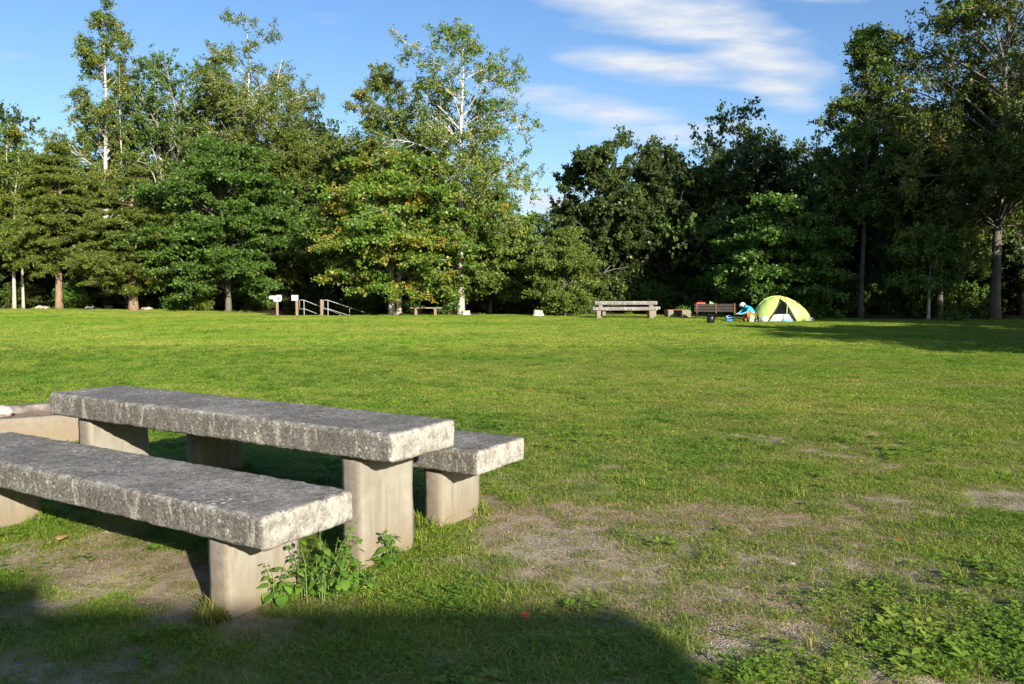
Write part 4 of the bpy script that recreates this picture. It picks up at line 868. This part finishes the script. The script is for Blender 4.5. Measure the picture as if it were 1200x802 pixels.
# ------------------------------------------------------------------ tent
def tent():
    Y = 36.0; xl, xr = at(880, Y), at(951, Y); xc = (xl + xr) / 2; W = xr - xl
    root = thing('tent', (xc, Y, gzf(xc, Y)), 'lime green dome tent with its door open, at the shaded wood edge', 'tent')
    hk = [(0, 0), (.05, .34), (.12, .62), (.22, .86), (.33, .98), (.46, 1.0), (.6, .92), (.74, .76), (.87, .50), (.95, .26), (1, 0)]
    T_ = [a for a, _ in hk]; Hh = [b_ * 1.10 for _, b_ in hk]
    def surf(t, th, k=1., off=0.):
        h = np.interp(t, T_, Hh) * k; w = .95 * math.sin(math.pi * min(max(t, .0), 1)) ** .55 * k
        return ((t - .5) * W * k + off, -w * math.cos(th), max(0, h * math.sin(th) ** .8))
    def loft(name, mat, k, hole, nt=56, nth=36):
        V = []; Fc = []
        for i in range(nt + 1):
            for j in range(nth + 1): V.append(surf(i / nt, math.pi * j / nth, k))
        for i in range(nt):
            for j in range(nth):
                q = [i * (nth + 1) + j, (i + 1) * (nth + 1) + j, (i + 1) * (nth + 1) + j + 1, i * (nth + 1) + j + 1]; c = np.mean([V[a] for a in q], 0)
                if hole and hole(c): continue
                Fc.append(tuple(q))
        m = MB(); m.add(V, Fc); return m.build(name, mat, root, True)
    ax, az = -W / 2 + W * .42, .98; bl, br = -W / 2 + W * .20, -W / 2 + W * .64
    def door(c):
        if c[1] > -.05 or c[2] > az: return False
        f = (az - c[2]) / az
        return ax + (bl - ax) * f < c[0] < ax + (br - ax) * f ** .7
    fly = loft('fly_sheet', 'tent_green', 1., door)
    sol = fly.modifiers.new('cloth', 'SOLIDIFY'); sol.thickness = .006
    loft('inner_tent', 'tent_grey', .86, lambda c: c[1] < -.1 and .30 < c[2] < .8 and ax - .35 < c[0] < ax + .3)
    def front(x, z):                                   # point on the fly's front face
        t = x / W + .5; h = np.interp(t, T_, Hh); s_ = min(1, max(z, 0) / max(h, 1e-3)) ** (1 / .8); th = math.asin(min(1, s_)); return surf(t, th)
    line = [Vector(front(ax + (bl - ax) * f, az * (1 - f))) + Vector((0, -.012, 0)) for f in np.linspace(0, 1, 12)]
    MB().tube(line, .03, 6).build('door_edge', 'tent_dark', root, True)
    fl = [Vector(front(ax + (br - ax) * f ** .7, az * (1 - f))) + Vector((.02, -.03, 0)) for f in np.linspace(.12, .95, 12)]
    MB().tube(fl, [.03 + .05 * math.sin(i / 11 * 3.14) for i in range(12)], 8).build('rolled_door', 'tent_pale', root, True)
    for ph in (.03, .97):                              # the arched poles show as ridges under the fly
        pass
    MB().tube([Vector(surf(t, math.pi * .5)) + Vector((0, 0, .008)) for t in np.linspace(.02, .98, 24)], .014, 6).build('ridge_pole', 'tent_pale', root, True)
    MB().tube([Vector(surf(.46 + .18 * (th / math.pi), th)) + Vector((0, -.01 if th < 1.5 else .01, .006)) for th in np.linspace(.05, 3.09, 24)], .013, 6).build('cross_pole', 'tent_pale', root, True)
    vx = -W / 2 + W * .715; vp = Vector(front(vx, .80)); MB().blob((vp.x, vp.y - .02, vp.z), (.09, .05, .06), 2, .2, 2).build('vent', 'tent_dark', root, True)
    gp = Vector(front(-W / 2 + W * .90, .1)); MB().blob((gp.x, gp.y - .02, .07), (.2, .09, .11), 5, .3, 2).build('side_panel', 'tent_grey', root, True)
    MB().box((0, -.1, .012), (W * .9, 1.5, .012), 0, None, 0).build('groundsheet', 'tent_grey', root)
tent()

# ------------------------------------------------------------------ the crouching person
def person():
    Y = 34.8; x = at(877, Y); z = gzf(x, Y)
    root = thing('person', (x, Y, z), 'person in turquoise jacket and white cap crouching beside the black bench', 'person', rz=.25)
    # joints: faces -x, squatting, arms reaching forward and down
    J = {'pelvis': (.20, 0, .27, .15), 'waist': (.16, 0, .40, .14), 'chest': (.02, 0, .57, .155), 'neckb': (-.12, 0, .67, .08), 'neck': (-.18, 0, .69, .055), 'head': (-.27, 0, .70, .085), 'crown': (-.34, 0, .72, .075)}
    E_ = [('pelvis', 'waist'), ('waist', 'chest'), ('chest', 'neckb'), ('neckb', 'neck'), ('neck', 'head'), ('head', 'crown')]
    part_of = {}
    for sg, n in ((-1, 'r'), (1, 'l')):
        J.update({f'hip{n}': (.16, sg * .10, .25, .105), f'knee{n}': (-.18, sg * .17, .40, .072), f'ank{n}': (-.02, sg * .15, .07, .045), f'toe{n}': (-.17, sg * .17, .04, .04),
                  f'sho{n}': (-.04, sg * .17, .60, .075), f'elb{n}': (-.22, sg * .25, .43, .05), f'wri{n}': (-.40, sg * .16, .36, .033), f'palm{n}': (-.46, sg * .14, .35, .034)})
        E_ += [('pelvis', f'hip{n}'), (f'hip{n}', f'knee{n}'), (f'knee{n}', f'ank{n}'), (f'ank{n}', f'toe{n}'), ('chest', f'sho{n}'), (f'sho{n}', f'elb{n}'), (f'elb{n}', f'wri{n}'), (f'wri{n}', f'palm{n}')]
        for k in range(5):
            dy = (k - 1.5) * .017; l = (.065, .078, .08, .07, .055)[k]
            if k == 4: a = (-.47, sg * .14 - sg * .045, .355); b_ = (-.495, sg * .14 - sg * .06, .34)
            else: a = (-.50, sg * .14 + dy, .345); b_ = (-.50 - l * .6, sg * .14 + dy * 1.2, .345 - l * .5)
            J[f'f{k}{n}'] = (*a, .012); J[f'g{k}{n}'] = (*b_, .009); E_ += [(f'palm{n}', f'f{k}{n}'), (f'f{k}{n}', f'g{k}{n}')]
    names = list(J); me = bpy.data.meshes.new('body'); me.from_pydata([J[k][:3] for k in names], [(names.index(a), names.index(b_)) for a, b_ in E_], []); 
    o = bpy.data.objects.new('body', me); COL.objects.link(o)
    sk = o.modifiers.new('skin', 'SKIN')
    for i, k in enumerate(names): me.skin_vertices[0].data[i].radius = (J[k][3], J[k][3])
    me.skin_vertices[0].data[0].use_root = True
    sb_ = o.modifiers.new('smooth', 'SUBSURF'); sb_.levels = 2; sb_.render_levels = 2
    dg = bpy.context.evaluated_depsgraph_get(); ev = o.evaluated_get(dg); bm_ = bpy.data.meshes.new_from_object(ev); bpy.data.objects.remove(o)
    for mt in ('skin', 'turquoise_cloth', 'orange_cloth', 'shoe'): bm_.materials.append(M[mt])
    def zone(a, b_):
        s_ = a + ' ' + b_
        if 'toe' in s_: return 3
        if 'hip' in s_ or 'knee' in s_: return 2
        if 'head' in s_ or 'crown' in s_ or 'palm' in s_ or a == 'neck' or b_ == 'neck': return 0
        return 1
    segs = [(Vector(J[a][:3]), Vector(J[b_][:3]), zone(a, b_), max(J[a][3], J[b_][3])) for a, b_ in E_]
    for p in bm_.polygons:
        c = p.center; best = (9, 1)
        for A_, B_, zn, rr in segs:
            d = B_ - A_; q = max(0, min(1, (c - A_).dot(d) / d.length_squared)); ds = (c - A_ - d * q).length / rr
            if ds < best[0]: best = (ds, zn)
        p.material_index = best[1]; p.use_smooth = True
    bo = bpy.data.objects.new('body', bm_); COL.objects.link(bo); bo.parent = root
    MB().blob((-.29, 0, .765), (.115, .105, .075), 1, .04).blob((-.39, 0, .72), (.075, .085, .016), 2, .03).build('cap', 'white_cloth', root, True)
    MB().blob((-.235, 0, .715), (.075, .088, .085), 3, .06).build('hair', 'hair', root, True)
    MB().blob((-.385, 0, .655), (.018, .014, .016), 3, .0, 2).build('nose', 'skin', root, True)
    for sg in (-1, 1): MB().blob((-.36, sg * .036, .675), (.01, .012, .008), 3, .0, 2).build('eye', 'hair', root, True)
person()

# ------------------------------------------------------------------ the building behind the camera, whose shadow lies across the foreground
SUN_EL, SUN_AZ = 19.2, -28.0            # elevation; direction the light travels, from +Y towards +X
bt_ = thing('park_building', (-1.4, -7.3, 0), 'low flat-roofed park building behind the camera, shading the foreground', 'building')
MB().box((.0, -2.5, 1.94), (14.4, 5.0, 3.98), 0, None, 0).build('wall', 'plaster', bt_)
rf = MB().box((-.08, -2.4, 4.035), (15.0, 5.5, .2), 0, None, .02).build('roof', 'roofing', bt_)
MB().box((3.6, -.2, 4.22), (2.7, .8, .17), 0, None, 0).build('skylight', 'roofing', rf)
d_ = MB().box((2, .025, 1.03), (.95, .05, 2.05)).build('door', 'brown_timber', bt_); MB().tube([(2.35, .05, 1.0), (2.35, .09, 1.0), (2.22, .09, 1.0)], .012, 6).build('handle', 'steel', d_)
for wx in (-4.5, -1.5, 5): w_ = MB().box((wx, .02, 1.7), (1.2, .05, .9)).build('window', 'white_paint', bt_); MB().box((wx, .05, 1.7), (1.06, .02, .76), 0, None, 0).build('pane', 'glass_dark', w_)

# ------------------------------------------------------------------ sky and sun
w = bpy.data.worlds.new('World'); sc.world = w; w.use_nodes = True; nt = w.node_tree; nt.nodes.clear()
class WT(NT):
    def __init__(s, t): s.t = t
W_ = WT(nt)
trav = Vector((math.sin(R(SUN_AZ)) * math.cos(R(SUN_EL)), math.cos(R(SUN_AZ)) * math.cos(R(SUN_EL)), -math.sin(R(SUN_EL))))
to_sun = -trav
sky = nt.nodes.new('ShaderNodeTexSky'); sky.sky_type = 'NISHITA'; sky.sun_disc = False; sky.sun_elevation = R(SUN_EL)
sky.sun_rotation = math.atan2(to_sun.x, to_sun.y); sky.air_density = 1.0; sky.dust_density = 1.0; sky.ozone_density = 3.0
tc = nt.nodes.new('ShaderNodeTexCoord'); gen = tc.outputs['Generated']
sx = nt.nodes.new('ShaderNodeSeparateXYZ'); nt.links.new(gen, sx.inputs[0])
zc = W_.math('MAXIMUM', sx.outputs['Z'], .03)
u = W_.math('DIVIDE', sx.outputs['X'], zc); v = W_.math('DIVIDE', sx.outputs['Y'], zc)      # flat cloud layer overhead
cb = nt.nodes.new('ShaderNodeCombineXYZ'); nt.links.new(u, cb.inputs[0]); nt.links.new(v, cb.inputs[1])
az_ = W_.math('DIVIDE', sx.outputs['X'], sx.outputs['Y']); el_ = W_.math('DIVIDE', sx.outputs['Z'], sx.outputs['Y'])
def band(cx_, cy_, rx, ry, ang):
    """soft elongated cloud bank at tangent coordinates (x/y, z/y) of the sky"""
    c_, s_ = math.cos(ang), math.sin(ang)
    dx, dy = W_.math('SUBTRACT', az_, cx_), W_.math('SUBTRACT', el_, cy_)
    p = W_.math('DIVIDE', W_.math('ADD', W_.math('MULTIPLY', dx, c_), W_.math('MULTIPLY', dy, s_)), rx)
    q = W_.math('DIVIDE', W_.math('SUBTRACT', W_.math('MULTIPLY', dy, c_), W_.math('MULTIPLY', dx, s_)), ry)
    return W_.math('SUBTRACT', 1., W_.math('SQRT', W_.math('ADD', W_.math('MULTIPLY', p, p), W_.math('MULTIPLY', q, q))), clamp=True)
def sky_at(px, py): return (px - 600) / F, (340 - py) / F
cm = None
for px, py, rx, ry, an, wt in [(770, 25, 190, 42, -.20, 1.), (880, 70, 110, 50, -.4, .8), (760, 82, 120, 24, -.1, .85), (905, 108, 60, 28, -.3, .8), (720, 138, 130, 24, -.12, .72), (640, 118, 70, 20, -.05, .6), (800, 160, 130, 24, .0, .7), (640, 240, 60, 14, 0, .9), (455, 76, 26, 8, -.3, .35), (950, 8, 70, 14, 0, .4), (345, 5, 40, 8, 0, .2)]:
    a_, e_ = sky_at(px, py); bnd = W_.math('MULTIPLY', band(a_, e_, rx * 1.2 / F, ry * 1.15 / F, an), wt); cm = bnd if cm is None else W_.math('MAXIMUM', cm, bnd)
cb2 = nt.nodes.new('ShaderNodeCombineXYZ'); nt.links.new(az_, cb2.inputs[0]); nt.links.new(W_.math('MULTIPLY', el_, 2.4), cb2.inputs[1])
rot_ = nt.nodes.new('ShaderNodeMapping'); rot_.inputs['Rotation'].default_value = (0, 0, .55); rot_.inputs['Scale'].default_value = (.75, 1.5, 1); nt.links.new(cb2.outputs[0], rot_.inputs[0])
nz = W_.noise(rot_.outputs[0], 7, 6, .5, .25); nz2 = W_.noise(rot_.outputs[0], 18, 5, .55)
dn = W_.math('ADD', W_.math('MULTIPLY', cm, 1.35), W_.math('ADD', W_.math('MULTIPLY_ADD', nz, 1.5, -.74), W_.math('MULTIPLY_ADD', nz2, .4, -.2)))
front_m = W_.math('GREATER_THAN', sx.outputs['Y'], .05)
dn = W_.math('MULTIPLY', W_.ramp(dn, [(.22, 0.), (1.85, .9)]), front_m)
tone = W_.ramp(nz2, [(.35, (3.6, 4.1, 4.9)), (.62, (4.9, 5.0, 5.2))])
bg = nt.nodes.new('ShaderNodeBackground'); bg.inputs['Strength'].default_value = .08
hsv = nt.nodes.new('ShaderNodeHueSaturation'); hsv.inputs['Saturation'].default_value = 1.12; hsv.inputs['Value'].default_value = 1.05; hsv.inputs['Hue'].default_value = .506; nt.links.new(sky.outputs[0], hsv.inputs['Color'])
nt.links.new(W_.mix(dn, hsv.outputs[0], tone), bg.inputs['Color'])
wo = nt.nodes.new('ShaderNodeOutputWorld'); nt.links.new(bg.outputs[0], wo.inputs[0])
sl = bpy.data.lights.new('sun', 'SUN'); sl.energy = 5.0; sl.angle = R(.5); sl.color = (1, .91, .77)
so_ = bpy.data.objects.new('sun', sl); COL.objects.link(so_); so_.rotation_euler = trav.to_track_quat('-Z', 'Y').to_euler()

vs = sc.view_settings; vs.view_transform = 'Standard'; vs.look = 'None'; vs.exposure = 1.18; vs.gamma = 1; vs.use_curve_mapping = False
sc.render.engine = 'CYCLES'; sc.cycles.max_bounces = 6; sc.cycles.diffuse_bounces = 3; sc.cycles.transmission_bounces = 4; sc.cycles.use_denoising = True
sc.cycles.use_adaptive_sampling = True
